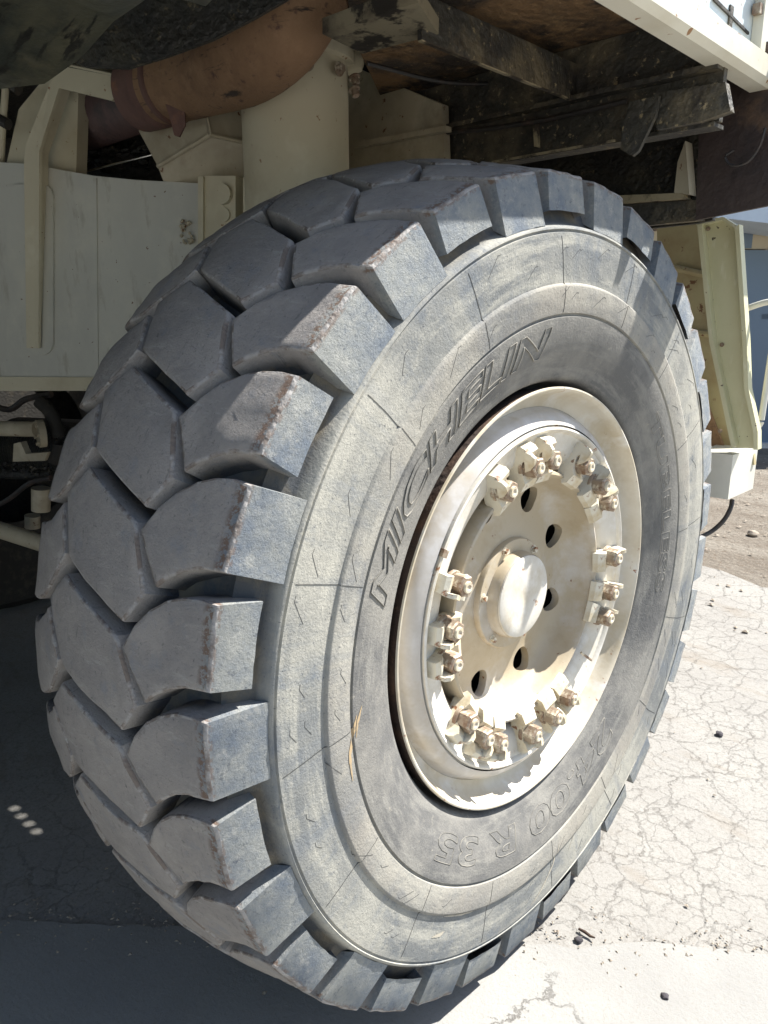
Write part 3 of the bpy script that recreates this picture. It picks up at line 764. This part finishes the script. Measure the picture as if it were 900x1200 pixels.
# ---------------------------------------------------------------- strut above the axle
SC = Vector((-.885, 0, 0)); SR = .150
bm = bmesh.new(); n = 48
pr = [(0, .55 + H), (SR, .55 + H), (SR, 1.345 + H), (SR + .016, 1.350 + H), (SR + .018, 1.358 + H), (SR + .018, 1.405 + H), (SR + .010, 1.412 + H), (0, 1.414 + H)]
rings = []
for r, z in pr: rings.append([bm.verts.new((SC.x + max(r, .0005) * cos(2 * pi * k / n), SC.y + max(r, .0005) * sin(2 * pi * k / n), z)) for k in range(n)])
for p, q in zip(rings, rings[1:]):
    for k in range(n): bm.faces.new((p[k], p[(k + 1) % n], q[(k + 1) % n], q[k]))
strut = link('suspension_strut', from_bm(bm), 'cream', T, 40)
for px, py in ((360, 75), (397, 81)):
    v = ray(px, py); v2 = Vector((v.x, v.y)); d = Vector((CAMP.x - SC.x, CAMP.y - SC.y)); A = v2.dot(v2); B = d.dot(v2); C = d.dot(d) - (SR + .017) ** 2
    t = (-B - sqrt(max(0, B * B - A * C))) / A; p = CAMP + v * t; nn = (p - SC); nn.z = 0
    bm = bmesh.new(); add_bolt(bm, p, nn, .012, .012); link('strut_bolt', from_bm(bm, .001), 'nut', strut)
e = SC + RGT * (SR + .016)
bm = bmesh.new(); add_prism(bm, [Vector((e.x, e.y, z)) + RGT * q for q, z in ((-.02, 1.335 + H), (.020, 1.345 + H), (.028, 1.365 + H), (.028, 1.40 + H), (-.02, 1.40 + H))], Vector((FWD.x, FWD.y, 0)) * .05)
link('strut_lug', from_bm(bm, .004), 'cream', strut)
for py in (90, 104):
    p = onD(415, py, (SC - CAMP).dot(Vector((FWD.x, FWD.y, 0)).normalized()) - .01)
    bm = bmesh.new(); add_bolt(bm, p, -Vector((FWD.x, FWD.y, 0)) * .3 + RGT * .3 + Vector((0, 0, -1)), .011, .018); link('strut_bolt', from_bm(bm, .001), 'nut', strut)

# ---------------------------------------------------------------- front axle beam and its fittings
BD = Vector((-.90, -.43, 0)).normalized()            # along the beam, away from the wheel
BN = Vector((-BD.y, BD.x, 0)); BN = BN if BN.dot(CAMP - Vector((-1.2, -.1, 0))) > 0 else -BN
BO = Vector((-1.13, -.14, 0))
def B(px, py, off=0.0): return on(px, py, BO + BN * off, BN)
topline = [(-60, 186), (0, 190), (30, 192), (60, 197), (110, 206), (160, 211), (200, 213), (236, 215)]
fpts = [B(*q) for q in topline] + [B(236, 456), B(95, 457), B(-60, 456)]
beam = prism_obj('axle_beam', fpts, -BN * .30, 'beam', T, .006)
prism_obj('beam_lower_lip', [B(-60, 441, .006), B(240, 443, .006), B(240, 458, .006), B(-60, 458, .006)], -BN * .004, 'cream', beam, .001)
prism_obj('weld_seam', [B(109, 209, .004), B(113, 209, .004), B(115, 440, .004), B(111, 440, .004)], -BN * .003, 'beam', beam, .001)
# rounded pad where the bracket is welded
pad = []
for cxp, cyp, a0 in ((50, 232, -90), (50, 400, 0), (20, 400, 90), (20, 232, 180)):
    for k in range(6):
        an = radians(a0 + 18 * k); pad.append(B(cxp + 12 * cos(an), cyp + 16 * sin(an), .010))
prism_obj('weld_pad', pad, -BN * .009, 'beam', beam, .003)
# bolted end plate
ep = prism_obj('end_plate', [B(234, 206, .03), B(276, 206, .03), B(276, 330, .03), B(234, 330, .03)], -BN * .05, 'cream', T, .004)
prism_obj('plate_rib', [B(285, 208, .05), B(293, 208, .05), B(293, 330, .05), B(285, 330, .05)], -BN * .09, 'cream', ep, .003)
prism_obj('plate_rib', [B(232, 207, .04), B(238, 207, .04), B(238, 330, .04), B(232, 330, .04)], -BN * .05, 'cream', ep, .003)
for py in (228, 252):
    bm = bmesh.new(); c = B(263, py, .031)
    s_ = BD; t_ = Vector((0, 0, 1)); r_ = .028 if py < 240 else .02
    add_prism(bm, [c + s_ * r_ * cos(2 * pi * k / 20) + t_ * r_ * sin(2 * pi * k / 20) for k in range(20)], BN * (.016 if py < 240 else .006))
    link('plate_bolt', from_bm(bm, .005, 2), 'cream', ep)
# grease lump
bm = bmesh.new()
for i in range(26):
    q = B(random.uniform(212, 226), random.uniform(252, 285), .006 + random.uniform(0, .01)); s = random.uniform(.003, .008)
    bmesh.ops.create_icosphere(bm, subdivisions=1, radius=s, matrix=Matrix.Translation(q))
o = link('grease_lump', from_bm(bm), 'creamdirty', T); o['kind'] = 'stuff'

# tapered side panel behind the bracket
prism_obj('mount_panel', [B(8, 190, -.03), B(22, 128, -.03), B(58, 84, -.03), B(92, 100, -.03), B(89, 207, -.03)], -BN * .05, 'cream', T, .004)
# hook bracket: arm with side flange, top arm
hook = prism_obj('hook_bracket', [B(66, 76, .09), B(137, 90, .09), B(138, 110, .09), B(131, 118, .09), B(69, 103, .09), B(46, 176, .06), B(45, 408, .03), B(41, 408, .03), B(41, 176, .06)], -BN * .012, 'cream', T, .002)
prism_obj('bracket_web', [B(66, 78, .08), B(30, 170, .07), B(28, 190, .06), B(31, 408, .02), B(44, 408, .025), B(43, 178, .055), B(69, 100, .08)], -BN * .05, 'cream', hook, .003)
prism_obj('bracket_top', [B(66, 75, .09), B(90, 72, .02), B(137, 84, .02), B(137, 90, .09)], Vector((0, 0, .006)), 'cream', hook, .001)
bm = bmesh.new(); add_bolt(bm, B(73, 109, .0), BN, .010, .010); link('bracket_bolt', from_bm(bm, .001), 'creamdirty', hook)
# hoses at the far left
tube_obj('pale_hose', [B(8, 80, .0), B(6, 110, .0), B(3, 150, .0), B(1, 200, -.05)], .011, 'cream', T, 10, 4)
tube_obj('pale_hose', [B(20, 78, -.01), B(17, 92, -.01), B(12, 102, .01)], .010, 'pale', T, 10, 4)
tube_obj('hose_clamp', [B(6, 92, .012), B(22, 106, .012)], .017, 'blackhose', T, 10)
tube_obj('hose_clamp', [B(-4, 138, .012), B(10, 146, .012)], .017, 'blackhose', T, 10)

# ---------------------------------------------------------------- exhaust and ducts
def D(px, py, d): return onD(px, py, d)
DP = 2.40
pp = [D(176, 107, 2.40), D(235, 88, 2.27), D(292, 64, 2.08), D(338, 26, 1.98), D(380, -60, 1.94)]
tube_obj('exhaust_pipe', pp, [.092, .094, .098, .100, .102, .104, .106, .108, .108, .107, .104, .102, .100, .100, .100, .100, .100][:len(smooth_path(pp, 4))], 'rustpipe', T, 28, 4)
ax = (pp[1] - pp[0]).normalized()
tube_obj('pipe_clamp', [pp[0] - ax * .055, pp[0] - ax * .045, pp[0] + ax * .03, pp[0] + ax * .045], [.092, .100, .102, .092], 'purple', T, 28)
tube_obj('pipe_clamp', [pp[0] + ax * .075, pp[0] + ax * .080, pp[0] + ax * .092, pp[0] + ax * .096], [.096, .102, .102, .096], 'purple', T, 28)
prism_obj('clamp_tab', [D(194, 122, 2.26), D(216, 128, 2.26), D(217, 146, 2.26), D(210, 160, 2.26), D(204, 158, 2.26), D(200, 142, 2.26)], Vector((FWD.x, FWD.y, 0)) * .012, 'purple', T, .002)
bm = bmesh.new(); q0 = D(168, 114, 2.46); q1 = D(80, 152, 2.95)
N_ = 60; pts = [q0.lerp(q1, i / N_) for i in range(N_ + 1)]
add_tube(bm, pts, [.078 + (.010 if i % 3 == 1 else 0) for i in range(N_ + 1)], 24)
link('flexible_bellows', from_bm(bm), 'bellows', T, 15)
# grille like soot covered strip above the pipe
g = []
prism_obj('soot_plate', [D(60, 60, 1.90), D(100, 78, 1.90), D(150, 80, 1.90), D(196, 66, 1.86), D(250, 46, 1.80), D(300, 20, 1.76), D(345, -6, 1.74), D(345, -60, 1.74), D(60, -60, 1.90)], Vector((FWD.x, FWD.y, 0)) * .012, 'grease', T, .003)
# cream duct with a ridge
bm = bmesh.new(); d0 = 2.42
V = [D(150, 130, d0 + .1), D(240, 118, d0 - .06), D(246, 158, d0 - .08), D(185, 195, d0 + .02), D(195, 222, d0 + .02), D(300, 226, d0), D(300, 110, d0 + .02), D(292, 168, d0)]
vs = [bm.verts.new(p) for p in V]
bk = [bm.verts.new(p + Vector((FWD.x, FWD.y, 0)) * .25) for p in V]
for f in ((0, 1, 2, 3), (1, 6, 7, 2), (3, 2, 7, 5, 4)):
    bm.faces.new([vs[i] for i in f])
ol = [0, 1, 6, 7, 5, 4, 3]
for i in range(len(ol)):
    a_, b_ = ol[i], ol[(i + 1) % len(ol)]; bm.faces.new((vs[b_], vs[a_], bk[a_], bk[b_]))
duct = link('air_duct', from_bm(bm, .006, 2), 'creamdirty', T, 25)
bm = bmesh.new(); add_tube(bm, [V[1].lerp(CAMP, .004), V[2].lerp(CAMP, .004), V[7].lerp(CAMP, .004)], .007, 8); link('duct_seam', from_bm(bm), 'creamdirty', duct)
bm = bmesh.new(); add_tube(bm, [V[3].lerp(CAMP, .004), V[2].lerp(CAMP, .004)], .007, 8); link('duct_seam', from_bm(bm), 'creamdirty', duct)
# dark gap between panel and duct: backdrop, rod, oily fittings
prism_obj('gap_backdrop', [D(60, -60, 2.95), D(480, -60, 2.95), D(480, 260, 2.95), D(60, 260, 2.95)], Vector((FWD.x, FWD.y, 0)) * .02, 'grease', T, 0)  # dark sheet added to fill the shaded void and cover sky gaps
tube_obj('bright_rod', [B(84, 205, -.10), B(180, 181, -.16)], .0035, 'chrome', T, 8)
bm = bmesh.new()
for i in range(40):
    q = B(random.uniform(88, 172), random.uniform(168, 200), -.22 - random.uniform(0, .1))
    bmesh.ops.create_icosphere(bm, subdivisions=1, radius=random.uniform(.008, .03), matrix=Matrix.Translation(q) @ Matrix.Diagonal((1, 1, .5, 1)))
for v in bm.verts: v.co += noise.noise_vector(v.co * 40) * .01
o = link('oily_fittings', from_bm(bm), 'grease', T); o['kind'] = 'stuff'

# ---------------------------------------------------------------- fender over the camera's left
bm = bmesh.new(); rows = []
ZF = 1.12 + H
fl = [onZ(-90, 92, ZF), onZ(0, 84, ZF), onZ(50, 76, ZF), onZ(95, 64, ZF), onZ(135, 46, ZF), onZ(175, 26, ZF), onZ(210, 6, ZF), onZ(240, -14, ZF), onZ(270, -60, ZF)]
back = Vector((-CAMP.x - 0, CAMP.y, 0))
for j in range(9):
    t = j / 8; rows.append([bm.verts.new(p + Vector((.10, -.75, 0)) * t + Vector((0, 0, .10 * sin(t * pi) * -0 + .16 * t * t - .035 * sin(t * 5 + i)))) for i, p in enumerate(fl)])
up_ = [bm.verts.new(p + Vector((0, 0, .20))) for p in fl]
for a, b in zip(rows, rows[1:]):
    for i in range(len(fl) - 1): bm.faces.new((a[i], a[i + 1], b[i + 1], b[i]))
for i in range(len(fl) - 1): bm.faces.new((up_[i], up_[i + 1], rows[0][i + 1], rows[0][i]))
fender = link('fender', from_bm(bm), 'hood', T, 60)

# ---------------------------------------------------------------- under the beam: steering gear
def C(px, py, off=0.0): return on(px, py, BO + BN * off, BN)
tube_obj('steering_cylinder', [C(-60, 501, -.12), C(44, 503, -.12)], .029, 'creamdirty', T, 20)
bm = bmesh.new()
axd = (C(44, 503, -.12) - C(-60, 501, -.12)).normalized()
c0 = C(48, 508, -.12)
fr = (axd - BN * 1.3).normalized()
add_tube(bm, [c0 - fr * .012, c0 + fr * .012], .052, 24)
fo = link('cylinder_flange', from_bm(bm, .003), 'creamdirty', T)
sA = fr.cross(Vector((0, 0, 1))).normalized(); sB = fr.cross(sA)
for k in range(7):
    an = 2 * pi * k / 7; bm = bmesh.new()
    add_bolt(bm, c0 - fr * .013 + sA * .040 * cos(an) + sB * .040 * sin(an), -fr, .006, .006); link('flange_bolt', from_bm(bm), 'creamdirty', fo)
tube_obj('knuckle_fork', [C(46, 470, -.17), C(60, 485, -.17), C(70, 520, -.17), C(62, 540, -.17)], .026, 'dark', T, 12, 4)
prism_obj('mount_ear', [C(16, 520, -.13), C(24, 518, -.13), C(30, 532, -.13), C(56, 530, -.13), C(52, 540, -.13), C(15, 541, -.13)], -BN * .03, 'creamdirty', T, .003)
tube_obj('crank_arm', [C(-40, 552, -.2), C(30, 556, -.2), C(62, 556, -.2)], .022, 'grease', T, 12)
tube_obj('bearing_cup', [C(48, 572, -.2), C(48, 598, -.2)], .036, 'creamdirty', T, 18)
tube_obj('bearing_cup', [C(38, 604, -.24), C(38, 618, -.24)], .030, 'creamdirty', T, 18)
tube_obj('tie_rod', [C(-60, 606, -.10), C(0, 621, -.10), C(60, 640, -.10)], .033, 'creamdirty', T, 20)
tube_obj('black_hose', [C(-20, 600, -.15), C(10, 585, -.15), C(35, 566, -.15), C(60, 560, -.15)], .010, 'blackhose', T, 10, 4)
tube_obj('black_hose', [C(-20, 470, -.2), C(10, 480, -.22), C(30, 468, -.22), C(60, 462, -.2)], .012, 'blackhose', T, 10, 4)
bm = bmesh.new()
for i in range(90):
    q = C(random.uniform(-5, 70), random.uniform(542, 556), -.17 - random.uniform(0, .03))
    bmesh.ops.create_icosphere(bm, subdivisions=1, radius=random.uniform(.003, .010), matrix=Matrix.Translation(q))
for v in bm.verts: v.co += noise.noise_vector(v.co * 90) * .004
o = link('grease_crumbs', from_bm(bm), 'grease', T); o['kind'] = 'stuff'
# axle housing, far wheel and added backdrops, coloured dark for the underbody shade
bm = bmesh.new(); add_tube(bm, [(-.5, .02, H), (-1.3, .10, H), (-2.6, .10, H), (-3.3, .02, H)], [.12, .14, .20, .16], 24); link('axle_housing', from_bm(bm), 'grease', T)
box_obj('dark_backdrop', (-2.7, .35, .42), (-1.2, .40, Z0 - .05), 'grease', T)  # near-black sheet added as dark background below the beam
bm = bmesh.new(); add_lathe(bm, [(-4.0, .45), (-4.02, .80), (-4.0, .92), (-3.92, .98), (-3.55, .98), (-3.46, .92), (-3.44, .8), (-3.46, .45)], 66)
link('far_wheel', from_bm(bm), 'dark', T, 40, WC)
box_obj('dark_backdrop', (-4.2, 1.6, .25), (-1.1, 1.7, Z0 + .1), 'grease', T)  # second sheet, added to block the bright yard behind

# ---------------------------------------------------------------- ladder side and step box behind the wheel
YL = 1.15
def Lp(px, py, y=YL): return onY(px, py, y)
tanp = prism_obj('fender_liner', [Lp(770, 262, 1.3), Lp(836, 262, 1.3), Lp(872, 400, 1.3), Lp(884, 545, 1.3), Lp(820, 530, 1.3), Lp(770, 500, 1.3)], (0, .02, 0), 'tan', T, .003)
for a, b in (((790, 314), (826, 322)), ((805, 389), (836, 392))):
    bm = bmesh.new(); add_tube(bm, [Lp(*a, 1.285), Lp(*b, 1.285)], .012, 8); link('liner_rib', from_bm(bm), 'tan', tanp)
# channel shaped post: back sheet with two folded edges
post = prism_obj('step_post', [Lp(821, 262), Lp(846, 256), Lp(862, 268), Lp(872, 420), Lp(886, 508), Lp(888, 526), Lp(858, 524), Lp(852, 500), Lp(838, 400)], (0, .012, 0), 'sheet', T, .003)
for a, b, c, d, nme in (((817, 264), (822, 262), (862, 523), (857, 525), 'folded_edge'),):
    prism_obj(nme, [Lp(*a, YL - .035), Lp(*b, YL - .035), Lp(836, 400, YL - .035), Lp(*c, YL - .035), Lp(*d, YL - .035), Lp(831, 400, YL - .035)][0:6], (0, .036, 0), 'sheet', post, .002)
prism_obj('folded_edge', [Lp(861, 266, YL - .035), Lp(866, 263, YL - .035), Lp(875, 400, YL - .035), Lp(877, 455, YL - .035), Lp(888, 506, YL - .035), Lp(888, 527, YL - .035), Lp(883, 527, YL - .035), Lp(883, 508, YL - .035), Lp(872, 455, YL - .035), Lp(870, 400, YL - .035)], (0, .036, 0), 'sheet', post, .002)
prism_obj('top_flange', [Lp(815, 262, YL - .03), Lp(847, 254, YL - .03), Lp(866, 266, YL - .03), Lp(864, 269, YL - .03), Lp(846, 258, YL - .03), Lp(817, 265, YL - .03)], (0, .03, 0), 'sheet', post, .001)
for px, py in ((830, 268), (844, 505), (839, 258), (846, 404)):
    bm = bmesh.new(); add_bolt(bm, Lp(px, py, YL - .002), (0, -1, 0), .005, .005); link('post_bolt', from_bm(bm), 'nut', post)
# white box below
c1 = Lp(833, 522, 1.2); 
bx0 = Lp(836, 526, 1.10); 
x0 = Lp(830, 560, 1.10).x; x1 = Lp(856, 560, 1.10).x
zt_ = Lp(856, 540, 1.10).z; zb_ = Lp(856, 586, 1.10).z
sb = box_obj('step_box', (x0 - .05, 1.10, zb_), (x1, 1.34, zt_ + .02), 'tank', T, .008)
tube_obj('brake_hose', [Lp(858, 586, 1.22), Lp(856, 596, 1.2), Lp(848, 610, 1.18), Lp(835, 622, 1.16), Lp(820, 630, 1.1)], .008, 'blackhose', T, 10, 4)
# hand rail
tube_obj('grab_rail', [Lp(868, 364, 1.2), Lp(900, 354, 1.2), Lp(912, 360, 1.2), Lp(906, 400, 1.2), Lp(894, 480, 1.2), Lp(890, 498, 1.2), Lp(880, 504, 1.2), Lp(872, 503, 1.2)], .010, 'tank', T, 14, 5)
prism_obj('shackle_plate', [Lp(770, 470, 1.28), Lp(820, 452, 1.28), Lp(848, 524, 1.28), Lp(815, 530, 1.28)], (0, .015, 0), 'rustpipe', T, .002)

# ================================================================ BUILDING across the yard
g0 = onZ(900, 523, 0)
BR = RGT.copy()
BF = -Vector((FWD.x, FWD.y, 0)).normalized()
depth = (g0 - CAMP).dot(-BF)
def W(px, py, off=0.0): return on(px, py, g0 + BF * off, BF)
bld = root('yard_building', (g0.x, g0.y, 0), 'beige panelled building with blue framed windows across the yard', 'building')
def wrect(name, x0, y0, x1, y1, off, th, mat, parent, bevel=.004):
    a = W(x0, y0, off); b = W(x1, y1, off)
    zt2, zb2 = a.z, b.z
    u0 = (a - g0).dot(BR); u1 = (b - g0).dot(BR)
    o_ = g0 + BF * off; o_.z = 0
    pts = [o_ + BR * u0 + Vector((0, 0, zb2)), o_ + BR * u1 + Vector((0, 0, zb2)), o_ + BR * u1 + Vector((0, 0, zt2)), o_ + BR * u0 + Vector((0, 0, zt2))]
    if parent.type != 'EMPTY': pass
    return prism_obj(name, pts, -BF * th, mat, parent, bevel)
gz = 523
wrect('wall', 560, 40, 1500, 292, .0, .25, 'wall', bld)
wrect('wall', 560, 293, 873, gz, .0, .25, 'wall', bld)
wrect('wall', 1000, 293, 1500, gz, .0, .25, 'wall', bld)
for px in (760, 820, 880, 940, 1000, 1060): wrect('panel_joint', px, 60, px + .7, 291, .006, .004, 'winframe', bld, 0)
wf = wrect('window_frame', 869, 293, 874.5, gz - 3, .03, .10, 'winframe', bld)
for r in ((874.5, 293, 1000, 299), (874.5, 368, 1000, 374), (874.5, gz - 8, 1000, gz - 3), (896, 299, 900, gz - 8), (950, 299, 955, gz - 8)):
    wrect('window_frame', *r, .028, .09, 'winframe', bld)
for r in ((874.5, 299, 949.5, 367.5), (874.5, 374.5, 895.5, gz - 8.5), (900.5, 374.5, 949.5, gz - 8.5), (955.5, 299, 1000, 367.5), (955.5, 374.5, 1000, gz - 8.5)):
    wrect('window_pane', *r, -.03, .01, 'glass', bld, 0)
wrect('kerb', 840, gz - 3, 1500, gz + 2.5, .12, .2, 'kerb', bld)
# sloping canopy fascia
o_ = g0 + BF * .9
prism_obj('canopy', [W(740, 244, .9), W(905, 262, .9), W(1100, 290, .9), W(1100, 262, .9), W(905, 236, .9), W(740, 214, .9)], -BF * .85, 'gutter', bld, .01)

# ================================================================ loose things on the ground
def lump(name, px, py, r, mat, label, cat, seed, sc=(1, 1, .6)):
    p = onZ(px, py, 0)
    bm = bmesh.new(); bmesh.ops.create_icosphere(bm, subdivisions=2, radius=r)
    for v in bm.verts:
        v.co *= 1 + .35 * noise.noise(v.co * (1.3 / r) + Vector((seed, 0, 0))); v.co = Vector((v.co.x * sc[0], v.co.y * sc[1], v.co.z * sc[2]))
    o = link(name, from_bm(bm), mat, None, 30); o.location = (p.x, p.y, r * .45 * sc[2]); o['label'] = label; o['category'] = cat; return o
lump('stone', 843, 861, .016, 'darkstone', 'small dark stone alone on the sunlit crazed asphalt right of the wheel', 'stone', 3)
lump('stone', 678, 1102, .011, 'darkstone', 'tiny dark stone lying just left of the twig at the slab joint', 'stone', 5)
lump('stone', 779, 1168, .010, 'darkstone', 'lone dark pebble on the bright concrete slab', 'stone', 8)
lump('stone', 882, 627, .045, 'stone', 'brown stone in the gravel below the white step box', 'stone', 12)
p = onZ(687, 1096, 0)
bm = bmesh.new(); d_ = (onZ(697, 1101, 0) - onZ(679, 1090, 0))
add_tube(bm, [p - d_ * .5 + Vector((0, 0, .006)), p - d_ * .1 + Vector((0, 0, .008)), p + d_ * .25 + Vector((0, 0, .005)), p + d_ * .55 + Vector((0, 0, .009))], [.0035, .0045, .004, .002], 7)
me = from_bm(bm)
o = link('twig', me, 'wood'); o['label'] = 'short dark twig lying on the joint between asphalt and slab'; o['category'] = 'twig'
# gravel scattered over the dirt and asphalt
bm = bmesh.new(); rnd = random.Random(4)
for i in range(2600):
    u = rnd.random()
    x = rnd.uniform(-4.5, 2.5); y = rnd.uniform(2.6, 9.3) if u < .7 else rnd.uniform(-1.2, 3.4)
    if u >= .7 and rnd.random() < .8: continue
    s = rnd.uniform(.004, .013) * (1.6 if u < .7 else .6)
    m_ = Matrix.Translation((x, y, s * .2)) @ Matrix.Rotation(rnd.random() * 6, 4, 'Z') @ Matrix.Diagonal((s * rnd.uniform(.8, 1.6), s, s * .6, 1))
    q = [bm.verts.new(m_ @ Vector(c)) for c in ((1, 0, 0), (-.3, .9, 0), (-.8, -.6, 0), (0.1, 0, .9), (.2, -.9, .2))]
    for f in ((0, 1, 3), (1, 2, 3), (2, 4, 3), (4, 0, 3)): bm.faces.new([q[k] for k in f])
me = bpy.data.meshes.new('g'); bm.to_mesh(me); bm.free()
o = link('gravel', me, 'stone', None, 0); o['kind'] = 'stuff'; o['label'] = 'loose brown gravel strewn over the yard'

bm = bmesh.new(); rnd = random.Random(9)
for i in range(900):
    u = rnd.uniform(-2.5, 2.5); v = abs(rnd.gauss(0, .05)) * rnd.choice((1, 1, -1))
    p = Vector((0, -.012, 0)) + jd * u - jn * v; s_ = rnd.uniform(.0015, .0055)
    m_ = Matrix.Translation((p.x, p.y, .001)) @ Matrix.Rotation(rnd.random() * 6, 4, 'Z') @ Matrix.Diagonal((s_ * 1.4, s_, s_ * .8, 1))
    q = [bm.verts.new(m_ @ Vector(c)) for c in ((1, 0, 0), (-.3, .9, 0), (-.8, -.6, 0), (0.1, 0, .9))]
    for f in ((0, 1, 3), (1, 2, 3), (2, 0, 3)): bm.faces.new([q[k] for k in f])
me = bpy.data.meshes.new('g'); bm.to_mesh(me); bm.free()
o = link('grit', me, 'stone', None, 0); o['kind'] = 'stuff'; o['label'] = 'crumbled grit along the joint between asphalt and slab'

# ventilation slots through the deck: they let the small sun spots through onto the shaded ground
cb = bmesh.new(); sd = -TRAVEL
for px, py in ((18, 946), (26, 955), (35, 964), (44, 973)):
    g = onZ(px, py, 0); c = g + sd * (2.2 / sd.z); L_ = sd * (1.2 / sd.z)
    u_ = Vector((.9, .25, 0)).normalized() * .016; v_ = Vector((-.25, .9, 0)).normalized() * .0065
    add_prism(cb, [c + u_ * cos(q * pi / 6) + v_ * sin(q * pi / 6) for q in range(12)], L_)
cut = link('cut', from_bm(cb), 'dark', None, 0)
tg = [o for o in bpy.data.objects if o.name.split('.')[0] in ('deck_plate', 'upper_deck_plate', 'body_shell')]
for o in tg:
    md = o.modifiers.new('b', 'BOOLEAN'); md.object = cut; md.operation = 'DIFFERENCE'; md.solver = 'EXACT'; md.use_self = True
bpy.context.view_layer.update()
dg = bpy.context.evaluated_depsgraph_get()
for o in tg:
    me = bpy.data.meshes.new_from_object(o.evaluated_get(dg)); o.modifiers.clear()
    if len(me.polygons) >= len(o.data.polygons): o.data = me
bpy.data.objects.remove(cut)
